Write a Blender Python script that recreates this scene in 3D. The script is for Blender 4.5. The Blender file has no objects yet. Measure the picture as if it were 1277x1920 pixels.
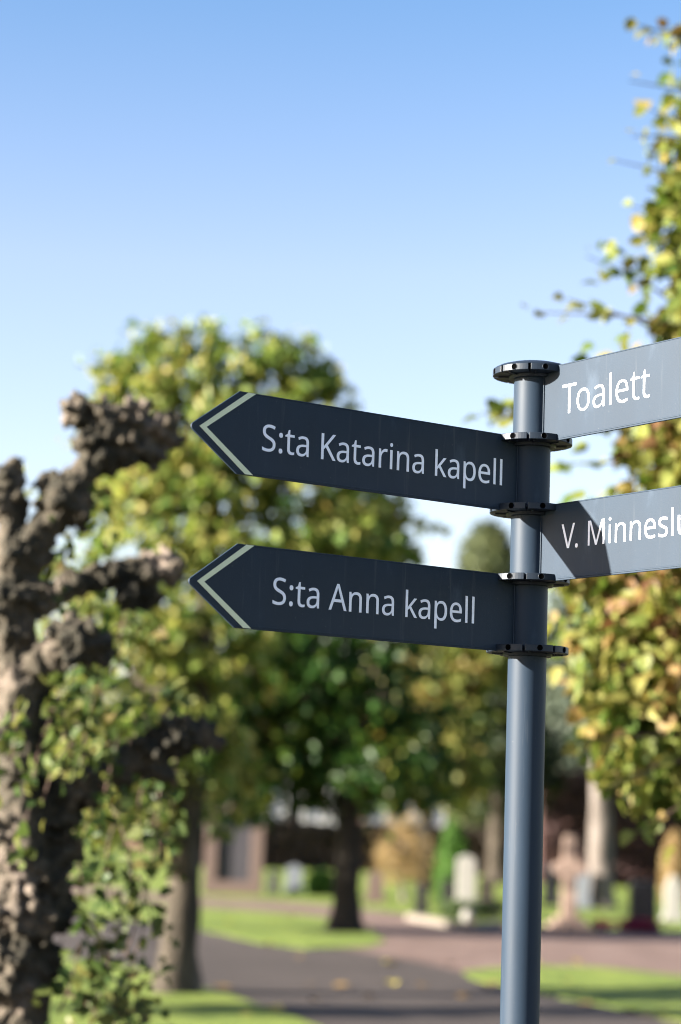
import bpy, bmesh, math, random, json
import numpy as np
from mathutils import Vector, Matrix, noise as mnoise

# ------------------------------------------------------------------ camera, sky, sun, exposure
sc = bpy.context.scene
col = sc.collection
W, H = 1277.0, 1920.0
FPX, PITCH, ROLL, EYE = 3913.7, 0.1386, 0.0365, 1.6
_F = np.array([0, math.cos(PITCH), math.sin(PITCH)])
_R0 = np.array([1.0, 0, 0])
_U0 = np.cross(_R0, _F)
_R = math.cos(ROLL) * _R0 + math.sin(ROLL) * _U0
_U = -math.sin(ROLL) * _R0 + math.cos(ROLL) * _U0

cd = bpy.data.cameras.new("camera")
cam = bpy.data.objects.new("camera", cd)
col.objects.link(cam)
M = Matrix(((_R[0], _U[0], -_F[0], 0), (_R[1], _U[1], -_F[1], 0), (_R[2], _U[2], -_F[2], EYE), (0, 0, 0, 1)))
cam.matrix_world = M
cd.sensor_fit = 'VERTICAL'
cd.sensor_height = 36.0
cd.sensor_width = 24.0
cd.lens = FPX / H * 36.0
cd.clip_start = 0.1
cd.clip_end = 3000
cd.dof.use_dof = True
cd.dof.focus_distance = 3.98
cd.dof.aperture_fstop = 2.3
cd.dof.aperture_blades = 0
sc.camera = cam

SUN_AZ, SUN_EL = math.radians(197.0), math.radians(16.0)
SUN = Vector((math.cos(SUN_EL) * math.cos(SUN_AZ), math.cos(SUN_EL) * math.sin(SUN_AZ), math.sin(SUN_EL)))
world = bpy.data.worlds.new("World")
sc.world = world
world.use_nodes = True
wn = world.node_tree
bg = wn.nodes["Background"]
sky = wn.nodes.new("ShaderNodeTexSky")
sky.sky_type = 'NISHITA'
sky.sun_disc = False
sky.sun_elevation = SUN_EL
sky.sun_rotation = math.atan2(SUN.x, SUN.y)
sky.air_density = 1.0
sky.dust_density = 0.6
sky.ozone_density = 0.8
tint = wn.nodes.new("ShaderNodeMix"); tint.data_type = 'RGBA'; tint.blend_type = 'MULTIPLY'
tint.inputs[0].default_value = 1.0
tint.inputs[7].default_value = (1.0, 0.905, 1.0, 1)
wn.links.new(sky.outputs[0], tint.inputs[6])
# the blue deepens with height above the horizon
wtc = wn.nodes.new("ShaderNodeTexCoord"); sep = wn.nodes.new("ShaderNodeSeparateXYZ")
wn.links.new(wtc.outputs["Generated"], sep.inputs[0])
deep = wn.nodes.new("ShaderNodeValToRGB")
for e, (p, c) in zip([deep.color_ramp.elements[0], deep.color_ramp.elements[1], deep.color_ramp.elements.new(0.38)],
                     [(0.25, (1, 1, 1, 1)), (0.85, (0.26, 0.54, 1.0, 1)), (0.38, (0.60, 0.845, 0.97, 1))]):
    e.position = p; e.color = c
wn.links.new(sep.outputs[2], deep.inputs[0])
tint2 = wn.nodes.new("ShaderNodeMix"); tint2.data_type = 'RGBA'; tint2.blend_type = 'MULTIPLY'
tint2.inputs[0].default_value = 1.0
wn.links.new(tint.outputs[2], tint2.inputs[6]); wn.links.new(deep.outputs[0], tint2.inputs[7])
wn.links.new(tint2.outputs[2], bg.inputs[0])
bg.inputs[1].default_value = 0.05

sd = bpy.data.lights.new("sun", 'SUN')
sd.energy = 5.0
sd.angle = math.radians(0.5)
sd.color = (1.0, 0.93, 0.82)
so = bpy.data.objects.new("sun", sd)
col.objects.link(so)
so.rotation_euler = (-SUN).to_track_quat('-Z', 'Y').to_euler()
so.location = (-20, -8, 12)

sc.view_settings.view_transform = 'Standard'
sc.view_settings.look = 'None'
sc.view_settings.exposure = 2.65
sc.view_settings.gamma = 1.0
sc.view_settings.use_curve_mapping = False
sc.render.engine = 'CYCLES'
sc.cycles.use_denoising = True
sc.cycles.filter_width = 1.0
sc.cycles.max_bounces = 7
sc.cycles.transparent_max_bounces = 4

random.seed(4)
RNG = np.random.default_rng(7)


def at(x, y, d):
    """world point seen at pixel (x, y) of the full-size photograph, at world depth y = d"""
    ray = _F * FPX + _R * (x - W / 2) - _U * (y - H / 2)
    t = d / ray[1]
    return Vector((ray[0] * t, ray[1] * t, EYE + ray[2] * t))


def ground(x, y, z=0.0):
    ray = _F * FPX + _R * (x - W / 2) - _U * (y - H / 2)
    t = (z - EYE) / ray[2]
    return Vector((ray[0] * t, ray[1] * t, z))


# ------------------------------------------------------------------ object helpers
def link(name, me, mat=None, parent=None, loc=(0, 0, 0), smooth=False):
    o = bpy.data.objects.new(name, me)
    col.objects.link(o)
    if mat is not None:
        me.materials.clear()
        me.materials.append(mat)
    o.location = loc
    if parent is not None:
        o.parent = parent
    if smooth:
        me.polygons.foreach_set("use_smooth", [True] * len(me.polygons))
        me.set_sharp_from_angle(angle=math.radians(50))
    return o


def tag(o, label=None, cat=None, group=None, kind=None):
    if label: o["label"] = label
    if cat: o["category"] = cat
    if group: o["group"] = group
    if kind: o["kind"] = kind
    return o


def empty(name, loc, label, cat, group=None):
    o = bpy.data.objects.new(name, None)
    col.objects.link(o)
    o.location = loc
    o.empty_display_size = 0.1
    return tag(o, label, cat, group)


class MB:
    """mesh builder: collects shapes and links them as one mesh"""
    def __init__(s):
        s.v, s.f, s.n = [], [], 0

    def add(s, verts, faces):
        b = s.n
        s.v.extend([tuple(v) for v in verts])
        s.f.extend([tuple(i + b for i in f) for f in faces])
        s.n += len(verts)

    def box(s, lo, hi):
        x0, y0, z0 = lo; x1, y1, z1 = hi
        s.add([(x0, y0, z0), (x1, y0, z0), (x1, y1, z0), (x0, y1, z0), (x0, y0, z1), (x1, y0, z1), (x1, y1, z1), (x0, y1, z1)],
              [(3, 2, 1, 0), (4, 5, 6, 7), (0, 1, 5, 4), (1, 2, 6, 5), (2, 3, 7, 6), (3, 0, 4, 7)])

    def tube(s, pts, rad, seg=10, wob=0.0, cap=True, seed=0):
        pts = [Vector(p) for p in pts]
        n = len(pts)
        ref = Vector((0.31, 0.17, 0.93)).normalized()
        vs = []
        for i, p in enumerate(pts):
            d = (pts[min(i + 1, n - 1)] - pts[max(i - 1, 0)]).normalized()
            a = d.cross(Vector((1, 0, 0)) if abs(d.x) < 0.8 else Vector((0, 1, 0))).normalized()
            b = d.cross(a)
            for k in range(seg):
                t = 2 * math.pi * k / seg
                r = rad[i]
                if wob:
                    r *= 1 + wob * mnoise.noise(Vector((math.cos(t) * 1.3 + seed, math.sin(t) * 1.3, i * 0.45)))
                vs.append(p + (a * math.cos(t) + b * math.sin(t)) * r)
        fs = []
        for i in range(n - 1):
            for k in range(seg):
                k2 = (k + 1) % seg
                fs.append((i * seg + k, i * seg + k2, (i + 1) * seg + k2, (i + 1) * seg + k))
        if cap:
            fs.append(tuple(range(seg))[::-1])
            fs.append(tuple((n - 1) * seg + k for k in range(seg)))
        s.add(vs, fs)

    def prism(s, prof, y0, y1):
        """outline in x-z extruded along y"""
        n = len(prof)
        vs = [(x, y0, z) for x, z in prof] + [(x, y1, z) for x, z in prof]
        fs = [tuple(range(n)), tuple(range(2 * n - 1, n - 1, -1))]
        for i in range(n):
            j = (i + 1) % n
            fs.append((i + n, j + n, j, i))
        s.add(vs, fs)

    def build(s, name, mat, parent=None, loc=(0, 0, 0), smooth=False, bevel=0.0, seg=2):
        me = bpy.data.meshes.new(name)
        me.from_pydata(s.v, [], s.f)
        bm = bmesh.new(); bm.from_mesh(me)
        bmesh.ops.recalc_face_normals(bm, faces=bm.faces)
        if bevel:
            es = [e for e in bm.edges if len(e.link_faces) == 2 and e.calc_face_angle(0) > 0.6]
            bmesh.ops.bevel(bm, geom=es, offset=bevel, segments=seg, affect='EDGES', profile=0.5)
        bm.to_mesh(me); bm.free()
        me.validate()
        return link(name, me, mat, parent, loc, smooth)


def smooth_path(pts, n):
    """Catmull-Rom through points"""
    P = [Vector(p) for p in pts]
    P = [P[0] * 2 - P[1]] + P + [P[-1] * 2 - P[-2]]
    out = []
    m = len(P) - 3
    for k in range(n + 1):
        u = k / n * m
        i = min(int(u), m - 1); t = u - i
        a, b, c, d = P[i:i + 4]
        out.append(0.5 * ((2 * b) + (c - a) * t + (2 * a - 5 * b + 4 * c - d) * t * t + (3 * b - a - 3 * c + d) * t ** 3))
    return out


def lerp_list(r, n):
    m = len(r) - 1
    return [r[min(int(k / n * m), m - 1)] * (1 - (k / n * m - min(int(k / n * m), m - 1))) + r[min(int(k / n * m), m - 1) + 1] * (k / n * m - min(int(k / n * m), m - 1)) for k in range(n + 1)]


# ------------------------------------------------------------------ materials
def new_mat(name):
    m = bpy.data.materials.new(name)
    m.use_nodes = True
    nt = m.node_tree
    return m, nt, nt.nodes["Principled BSDF"], nt.nodes["Material Output"]


def ramp(nt, stops, interp='LINEAR'):
    r = nt.nodes.new("ShaderNodeValToRGB")
    cr = r.color_ramp
    cr.interpolation = interp
    while len(cr.elements) < len(stops):
        cr.elements.new(0.5)
    for e, (p, c) in zip(cr.elements, stops):
        e.position = p
        e.color = (*c, 1)
    return r


def noise_node(nt, scale, detail=4, rough=0.55, coord='Object', stretch=None):
    tc = nt.nodes.new("ShaderNodeTexCoord")
    n = nt.nodes.new("ShaderNodeTexNoise")
    n.inputs["Scale"].default_value = scale
    n.inputs["Detail"].default_value = detail
    n.inputs["Roughness"].default_value = rough
    if stretch:
        mp = nt.nodes.new("ShaderNodeMapping")
        mp.inputs["Scale"].default_value = stretch
        nt.links.new(tc.outputs[coord], mp.inputs[0])
        nt.links.new(mp.outputs[0], n.inputs[0])
    else:
        nt.links.new(tc.outputs[coord], n.inputs[0])
    return n


def bump(nt, b, src, strength, dist):
    bp = nt.nodes.new("ShaderNodeBump")
    bp.inputs["Strength"].default_value = strength
    bp.inputs["Distance"].default_value = dist
    nt.links.new(src, bp.inputs["Height"])
    nt.links.new(bp.outputs[0], b.inputs["Normal"])
    return bp


def noise_mat(name, stops, scale, rough=0.8, bstr=0.5, bdist=0.01, bscale=None, detail=6, stretch=None, spec=0.3):
    m, nt, b, out = new_mat(name)
    n = noise_node(nt, scale, detail, 0.6, stretch=stretch)
    r = ramp(nt, stops)
    nt.links.new(n.outputs["Fac"], r.inputs[0])
    nt.links.new(r.outputs[0], b.inputs["Base Color"])
    b.inputs["Roughness"].default_value = rough
    b.inputs["Specular IOR Level"].default_value = spec
    if bstr:
        n2 = noise_node(nt, bscale or scale * 4, 6, 0.6, stretch=stretch)
        bump(nt, b, n2.outputs["Fac"], bstr, bdist)
    return m


def leaf_mat(name, stops, trans=0.35, rough=0.42, clump=1.3, spec=0.22, tint=(1.0, 1.0, 0.75)):
    """every leaf its own colour, drifting from clump to clump"""
    m, nt, b, out = new_mat(name)
    geo = nt.nodes.new("ShaderNodeNewGeometry")
    n = noise_node(nt, clump, 2, 0.5)
    ma = nt.nodes.new("ShaderNodeMath"); ma.operation = 'MULTIPLY_ADD'
    ma.inputs[1].default_value = 0.62; ma.inputs[2].default_value = 0.0
    nt.links.new(geo.outputs["Random Per Island"], ma.inputs[0])
    mr = nt.nodes.new("ShaderNodeMapRange")
    mr.inputs[1].default_value = 0.3; mr.inputs[2].default_value = 0.7
    mr.inputs[3].default_value = 0.0; mr.inputs[4].default_value = 0.38
    nt.links.new(n.outputs["Fac"], mr.inputs[0])
    ad = nt.nodes.new("ShaderNodeMath"); ad.operation = 'ADD'
    nt.links.new(ma.outputs[0], ad.inputs[0]); nt.links.new(mr.outputs[0], ad.inputs[1])
    r = ramp(nt, stops)
    nt.links.new(ad.outputs[0], r.inputs[0])
    nt.links.new(r.outputs[0], b.inputs["Base Color"])
    b.inputs["Roughness"].default_value = rough
    b.inputs["Specular IOR Level"].default_value = spec
    tr = nt.nodes.new("ShaderNodeBsdfTranslucent")
    mx = nt.nodes.new("ShaderNodeMix"); mx.data_type = 'RGBA'; mx.blend_type = 'MULTIPLY'
    mx.inputs[0].default_value = 1.0
    nt.links.new(r.outputs[0], mx.inputs[6]); mx.inputs[7].default_value = (*tint, 1)
    nt.links.new(mx.outputs[2], tr.inputs[0])
    ms = nt.nodes.new("ShaderNodeMixShader"); ms.inputs[0].default_value = trans
    nt.links.new(b.outputs[0], ms.inputs[1]); nt.links.new(tr.outputs[0], ms.inputs[2])
    nt.links.new(ms.outputs[0], out.inputs[0])
    return m


def paint_mat(name, base, rough, spec=0.5, wear=0.5, peel=0.15):
    """powder coated metal: fine orange peel, faint vertical streaks, dusty worn patches"""
    m, nt, b, out = new_mat(name)
    n1 = noise_node(nt, 9, 8, 0.65, stretch=(1.0, 1.0, 0.35))
    r1 = ramp(nt, [(0.35, base), (0.62, tuple(c * (1 + 0.22 * wear) for c in base)), (0.78, tuple(min(1, c * (1 + 0.9 * wear) + 0.016 * wear) for c in base))])
    nt.links.new(n1.outputs["Fac"], r1.inputs[0])
    # vertical scuffs
    n2 = noise_node(nt, 60, 4, 0.7, stretch=(1.0, 1.0, 0.04))
    r2 = ramp(nt, [(0.60, (0, 0, 0)), (0.76, (1, 1, 1))])
    nt.links.new(n2.outputs["Fac"], r2.inputs[0])
    mx = nt.nodes.new("ShaderNodeMix"); mx.data_type = 'RGBA'
    sc_ = nt.nodes.new("ShaderNodeMath"); sc_.operation = 'MULTIPLY'; sc_.inputs[1].default_value = 0.10 * wear
    nt.links.new(r2.outputs[0], sc_.inputs[0])
    nt.links.new(sc_.outputs[0], mx.inputs[0])
    nt.links.new(r1.outputs[0], mx.inputs[6])
    mx.inputs[7].default_value = (0.30, 0.29, 0.27, 1)
    # tiny specks of dirt
    n4 = noise_node(nt, 210, 2, 0.5)
    r4 = ramp(nt, [(0.73, (0, 0, 0)), (0.78, (1, 1, 1))])
    nt.links.new(n4.outputs["Fac"], r4.inputs[0])
    s4 = nt.nodes.new("ShaderNodeMath"); s4.operation = 'MULTIPLY'; s4.inputs[1].default_value = 0.12 * wear
    nt.links.new(r4.outputs[0], s4.inputs[0])
    mx4 = nt.nodes.new("ShaderNodeMix"); mx4.data_type = 'RGBA'
    nt.links.new(s4.outputs[0], mx4.inputs[0]); nt.links.new(mx.outputs[2], mx4.inputs[6])
    mx4.inputs[7].default_value = (0.35, 0.34, 0.30, 1)
    nt.links.new(mx4.outputs[2], b.inputs["Base Color"])
    n3 = noise_node(nt, 330, 3, 0.6)
    bump(nt, b, n3.outputs["Fac"], peel, 0.0006)
    rr = nt.nodes.new("ShaderNodeMapRange")
    rr.inputs[3].default_value = rough - 0.06; rr.inputs[4].default_value = rough + 0.10
    nt.links.new(n1.outputs["Fac"], rr.inputs[0]); nt.links.new(rr.outputs[0], b.inputs["Roughness"])
    b.inputs["Specular IOR Level"].default_value = spec
    return m


PAINT = paint_mat("blue_grey_powder_coat", (0.0122, 0.0222, 0.037), 0.54, 0.21, wear=0.8)
PANEL = paint_mat("blue_grey_panel_coat", (0.0120, 0.0220, 0.0365), 0.52, 0.21, wear=0.95, peel=0.3)
COLLAR = paint_mat("dark_collar_coat", (0.010, 0.016, 0.026), 0.42, 0.3, wear=0.5)
WHITE = noise_mat("white_lettering_film", [(0.3, (0.79, 0.825, 0.915)), (0.7, (0.82, 0.85, 0.94))], 40, 0.4, 0)
CREAM = noise_mat("pale_green_reflective_film", [(0.3, (0.60, 0.65, 0.44)), (0.7, (0.66, 0.70, 0.50))], 60, 0.35, 0)
HOLE_SHADE = noise_mat("bolt_hole_shade", [(0.3, (0.001, 0.001, 0.0012)), (0.7, (0.002, 0.002, 0.002))], 80, 0.9, 0, spec=0.0)  # near black, stands for the shade inside the holes
BARK = noise_mat("brown_bark", [(0.25, (0.0165, 0.01275, 0.009)), (0.5, (0.04125, 0.03225, 0.0225)), (0.75, (0.0975, 0.07875, 0.06))], 7, 0.9, 0.9, 0.03, 16, stretch=(1, 1, 0.3))
BARK_PALE = noise_mat("pale_grey_bark", [(0.25, (0.06825, 0.05512, 0.04725)), (0.55, (0.1312, 0.1102, 0.0945)), (0.8, (0.1785, 0.1575, 0.1417))], 5, 0.9, 0.7, 0.02, 14, stretch=(1, 1, 0.3))
BARK_DARK = noise_mat("dark_bark", [(0.25, (0.007, 0.0056, 0.0042)), (0.75, (0.0245, 0.0196, 0.0154))], 8, 0.95, 0.8, 0.02, 18, stretch=(1, 1, 0.3))
TWIG = noise_mat("brown_twig", [(0.3, (0.05, 0.030, 0.022)), (0.7, (0.11, 0.068, 0.05))], 20, 0.8, 0)

# ------------------------------------------------------------------ the signpost
GL = json.loads(r'''{"S":[440,[[403,183,403,153,403,119,394,90,378,66,361,42,338,24,307,11,276,-2,240,-8,198,-8,177,-8,156,-7,137,-5,117,-3,99,0,83,4,67,8,53,13,41,19,41,42,41,65,41,88,60,80,84,72,113,65,141,58,171,54,201,54,230,54,253,58,273,66,292,73,306,84,316,98,326,112,330,128,330,147,330,166,326,181,318,194,310,207,297,219,277,230,258,241,230,252,196,265,171,274,150,284,131,294,113,304,97,316,85,330,73,343,64,358,57,375,51,392,48,412,48,435,48,465,56,491,71,513,87,534,108,551,136,563,164,575,195,581,231,581,262,581,291,578,318,572,344,566,368,558,389,548,381,528,374,507,366,487,347,495,325,502,302,508,279,514,254,517,229,517,205,517,185,514,169,507,153,500,141,490,133,478,125,465,121,450,121,434,121,415,125,399,133,386,141,373,154,361,172,351,191,341,215,330,246,318,280,306,308,293,332,279,355,264,372,248,384,228,397,208]]],":":[215,[[58,24,58,43,58,63,63,77,72,85,82,93,93,97,107,97,121,97,132,93,142,85,152,77,157,63,157,43,157,24,152,10,142,2,132,-7,121,-11,107,-11,93,-11,82,-7,72,2,63,10],[58,367,58,386,58,407,63,421,72,429,82,437,93,441,107,441,121,441,132,437,142,429,152,421,157,407,157,386,157,367,152,353,142,345,132,336,121,332,107,332,93,332,82,336,72,345,63,353]]],"t":[290,[[192,50,212,50,222,50,233,51,245,52,256,54,265,56,272,58,272,41,272,23,272,5,264,1,254,-2,240,-4,226,-7,212,-8,200,-8,177,-8,156,-4,138,4,119,11,103,25,91,44,80,63,74,90,74,125,74,208,74,292,74,375,54,375,33,375,13,375,13,386,13,398,13,409,33,418,54,428,75,437,84,468,93,498,103,528,116,528,130,528,144,528,144,496,144,463,144,430,186,430,227,430,269,430,269,412,269,394,269,375,227,375,186,375,144,375,144,292,144,210,144,127,144,100,151,81,163,69,176,56]]],"a":[450,[[203,437,231,437,283,437,322,426,347,403,372,380,385,343,385,293,385,195,385,98,385,0,368,0,351,0,334,0,329,20,324,41,320,61,319,61,318,61,317,61,304,45,292,32,279,22,266,12,251,4,234,-1,217,-6,196,-8,172,-8,147,-8,124,-4,103,6,82,15,66,29,54,48,43,67,37,91,37,120,37,162,54,195,87,218,121,242,173,254,243,257,267,257,292,258,316,259,316,268,316,276,316,285,316,320,308,345,293,359,277,373,255,380,227,380,204,380,183,377,163,370,142,363,124,356,106,347,99,365,91,382,84,400,103,410,125,419,151,426,176,433],[273,208,252,208,198,206,161,197,141,182,120,167,110,146,110,119,110,95,117,77,132,66,147,54,166,49,188,49,225,49,255,59,279,79,303,99,315,130,315,172,315,184,315,197,315,210,294,209]]],"K":[496,[[418,108,496,0,468,0,440,0,411,0,344,91,276,182,208,274,189,256,170,239,150,222,150,148,150,74,150,0,126,0,102,0,78,0,78,191,78,382,78,573,102,573,126,573,150,573,150,478,150,384,150,290,166,308,182,327,199,345,216,363,232,381,249,399,300,457,352,515,403,573,431,573,460,573,488,573,412,489,336,406,261,323,339,216]]],"r":[331,[[249,438,269,438,277,438,285,437,295,437,304,436,312,435,319,433,316,411,313,390,310,368,303,370,296,371,288,372,279,373,271,374,264,374,247,374,232,370,216,363,202,356,188,347,176,334,165,321,155,306,149,289,142,271,139,251,139,229,139,153,139,76,139,0,115,0,92,0,68,0,68,143,68,287,68,430,87,430,107,430,126,430,129,404,131,377,134,351,135,351,136,351,137,351,146,367,157,382,170,395,183,408,198,418,214,426,231,434]]],"i":[207,[[115,430,139,430,139,287,139,143,139,0,115,0,92,0,68,0,68,143,68,287,68,430,92,430],[92,591,104,591,115,591,124,587,133,580,141,573,145,562,145,546,145,531,141,520,133,512,124,505,115,501,104,501,92,501,83,505,75,512,67,520,63,531,63,546,63,562,67,573,75,580,83,587]]],"n":[496,[[257,438,275,438,326,438,365,425,391,401,418,376,431,336,431,280,431,187,431,93,431,0,407,0,384,0,361,0,361,92,361,183,361,275,361,310,353,336,338,353,322,370,298,378,265,378,217,378,184,365,166,338,148,312,139,273,139,223,139,149,139,74,139,0,115,0,92,0,68,0,68,143,68,287,68,430,87,430,106,430,125,430,129,410,132,391,136,371,137,371,138,371,140,371,149,386,161,399,175,409,189,418,205,426,222,431,239,435]]],"k":[428,[[138,397,138,291,138,282,138,271,137,257,136,244,135,232,135,221,136,221,137,221,138,221,141,226,146,232,152,240,159,248,165,256,172,264,179,272,184,279,189,285,235,333,281,381,326,430,354,430,381,430,409,430,351,369,293,307,235,246,297,164,359,82,421,0,393,0,364,0,336,0,286,67,237,134,187,200,170,186,154,172,138,158,138,105,138,53,138,0,115,0,91,0,68,0,68,203,68,406,68,610,91,610,115,610,138,610,138,503]]],"p":[493,[[250,438,273,438,326,438,368,419,401,382,433,346,449,290,449,216,449,167,442,126,427,93,412,59,392,34,365,17,339,0,308,-8,272,-8,250,-8,230,-5,213,1,196,7,182,14,170,24,158,33,147,43,139,54,137,54,136,54,134,54,135,45,136,34,137,20,138,6,139,-6,139,-16,139,-75,139,-134,139,-192,115,-192,92,-192,68,-192,68,15,68,222,68,430,87,430,107,430,126,430,129,410,132,391,136,371,137,371,138,371,139,371,147,384,158,395,170,405,182,415,196,423,213,429,230,435],[299,378,260,378,231,378,208,373,190,362,172,351,160,335,152,313,144,291,139,263,139,229,139,225,139,220,139,216,139,180,142,150,150,126,157,101,170,83,188,70,206,57,230,50,261,50,288,50,309,58,326,72,343,87,355,106,364,131,372,156,376,184,376,216,376,266,367,305,348,334,329,364]]],"e":[452,[[196,438,234,438,271,438,303,430,329,414,356,398,376,375,390,346,404,317,411,283,411,244,411,230,411,216,411,201,313,201,215,201,117,201,118,153,131,116,154,90,178,65,211,52,254,52,282,52,306,55,327,60,348,65,370,72,392,82,392,61,392,41,392,20,370,10,349,3,327,-1,306,-6,280,-8,251,-8,210,-8,174,0,143,17,112,33,88,58,70,91,53,124,44,164,44,212,44,259,52,299,68,333,84,366,106,392,134,411,163,429],[257,380,233,380,200,380,173,369,154,348,134,326,122,296,119,257,192,257,265,257,338,257,338,282,334,303,326,322,319,340,308,354,292,364,277,375]]],"l":[207,[[139,203,139,0,115,0,92,0,68,0,68,203,68,406,68,610,92,610,115,610,139,610,139,406]]],"A":[512,[[462,0,437,0,414,59,391,118,368,177,292,177,217,177,141,177,118,118,96,59,73,0,49,0,24,0,0,0,75,192,149,383,224,575,245,575,267,575,289,575,363,383,437,192,512,0,487,0],[304,357,282,415,281,419,278,427,274,438,270,449,267,461,263,473,260,485,257,494,255,500,252,490,250,479,247,468,244,457,241,447,238,438,235,429,232,421,230,415,208,357,187,299,165,241,226,241,286,241,346,241,325,299]]],"T":[446,[[259,170,259,0,235,0,211,0,187,0,187,170,187,340,187,509,127,509,68,509,8,509,8,530,8,552,8,573,151,573,294,573,437,573,437,552,437,530,437,509,378,509,318,509,259,509,259,340]]],"o":[485,[[442,263,442,216,442,180,437,148,428,121,418,93,405,70,388,50,370,31,349,17,324,7,300,-3,272,-8,241,-8,213,-8,187,-3,163,7,139,17,118,31,100,50,83,70,69,93,59,121,49,148,44,180,44,216,44,263,52,304,68,336,84,369,107,394,137,412,167,429,203,438,244,438,283,438,317,429,347,412,376,394,400,369,417,336,433,304],[117,266,117,216,117,182,122,153,130,128,139,103,153,84,172,71,190,57,214,50,243,50,272,50,296,57,314,71,333,84,347,103,356,128,364,153,369,182,369,216,369,250,364,279,355,303,346,327,332,346,314,359,296,372,272,378,242,378,198,378,166,364,147,335,127,306]]],"V":[481,[[456,573,481,573,413,382,345,191,277,0,253,0,228,0,204,0,136,191,68,382,0,573,25,573,50,573,75,573,118,450,162,328,204,205,210,190,216,175,220,160,224,146,228,132,231,119,235,106,238,93,241,80,243,93,246,106,250,120,253,133,257,147,262,161,266,176,271,191,277,207,319,329,362,451,405,573,430,573]]],".":[215,[[58,24,58,43,58,63,63,77,72,85,82,93,93,97,107,97,121,97,132,93,142,85,152,77,157,63,157,43,157,24,152,10,142,2,132,-7,121,-11,107,-11,93,-11,82,-7,72,2,63,10]]],"M":[727,[[350,0,330,0,268,167,205,335,142,502,141,502,140,502,139,502,140,491,141,478,142,461,142,444,143,426,144,407,144,388,144,368,144,347,144,232,144,116,144,0,122,0,100,0,78,0,78,191,78,382,78,573,113,573,149,573,184,573,243,416,302,260,361,103,362,103,363,103,364,103,424,260,484,416,544,573,579,573,614,573,650,573,650,382,650,191,650,0,626,0,602,0,578,0,578,117,578,235,578,352,578,371,578,389,579,408,580,426,580,444,581,460,582,476,583,490,584,501,583,501,582,501,581,501,517,334,453,167,390,0,370,0]]],"s":[384,[[348,142,348,119,348,91,341,68,327,49,313,30,294,16,268,6,242,-3,212,-8,176,-8,146,-8,121,-6,99,-1,77,4,58,11,42,19,42,41,42,62,42,83,59,75,80,67,104,60,128,52,153,49,178,49,214,49,240,55,256,66,272,78,280,93,280,112,280,123,277,133,271,141,265,150,255,158,239,167,224,175,202,185,174,196,146,206,122,217,103,228,83,238,68,251,57,266,46,281,41,300,41,324,41,360,56,388,85,408,115,428,154,438,202,438,228,438,253,435,276,430,298,425,319,418,339,409,331,390,323,372,315,353,297,360,278,367,258,372,238,377,218,380,197,380,168,380,146,375,131,366,116,357,108,344,108,328,108,316,112,306,119,298,126,290,137,282,154,274,170,266,192,256,219,246,246,236,269,226,289,215,308,204,323,191,333,176,343,161]]],"u":[496,[[404,430,427,430,427,287,427,143,427,0,408,0,389,0,370,0,366,19,363,38,359,57,358,57,357,57,356,57,347,42,335,30,321,20,306,10,291,3,274,-1,256,-6,238,-8,220,-8,186,-8,157,-2,134,8,110,19,93,36,81,59,69,82,63,112,63,148,63,242,63,336,63,430,87,430,111,430,135,430,135,338,135,245,135,153,135,119,142,93,158,76,174,59,198,50,230,50,262,50,288,56,306,69,324,81,338,98,345,122,353,145,357,173,357,206,357,281,357,355,357,430,380,430]]]," ":[208,[]],"d":[493,[[243,-8,220,-8,167,-8,124,11,92,48,60,85,44,140,44,214,44,288,60,344,93,381,125,419,168,438,221,438,244,438,263,435,280,429,296,424,311,416,323,407,336,397,346,386,354,374,356,374,358,374,359,374,359,381,358,392,356,405,355,419,354,430,354,438,354,495,354,552,354,610,378,610,402,610,425,610,425,406,425,203,425,0,406,0,387,0,368,0,365,19,361,38,358,58,357,58,356,58,354,58,346,45,336,34,323,24,311,15,296,7,280,1,263,-5],[193,50,232,50,277,50,309,63,328,88,346,113,355,150,355,200,355,205,355,209,355,213,355,267,346,308,329,336,311,365,278,379,231,379,193,379,164,364,146,334,127,304,117,263,117,212,117,161,127,121,146,93,164,65]]]}''')
PX_, PY_ = 0.38, 4.1218
ZA, PITCHZ, HP = EYE + 0.306, 0.13915, 0.1522      # lowest panel's underside, spacing of collars, panel height
TH = 0.0131                                         # collar thickness
AZL, AZR = 0.6041, 0.9666
D1 = Vector((-math.cos(AZL), -math.sin(AZL), 0))     # left pointing panels
D2 = Vector((math.cos(AZR), -math.sin(AZR), 0))      # right pointing panels
TUBE_R, COL_R = 0.038, 0.081

post = empty("signpost", (PX_ + 0.0046, PY_, 0), "dark blue grey metal fingerpost with four pointing name panels", "signpost")
post.rotation_euler = (0, -0.0029, 0)

mb = MB()
zs = [0.0, 0.5, 1.0, 1.5, ZA + 0.004]
mb.tube([(0, 0, z) for z in zs], [TUBE_R] * len(zs), 96)
pole = mb.build("pole", PAINT, post, smooth=True)
mb = MB()
mb.tube([(0, 0, 0.004), (0, 0, 0.016)], [0.13, 0.13], 48)
mb.build("base_plate", PAINT, post, bevel=0.002)

# notched collars: eight slots, eight bolt holes
SLOT0 = math.atan2(D2.y, D2.x)       # the right panels sit in a slot, the left ones in another a quarter turn away


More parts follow.
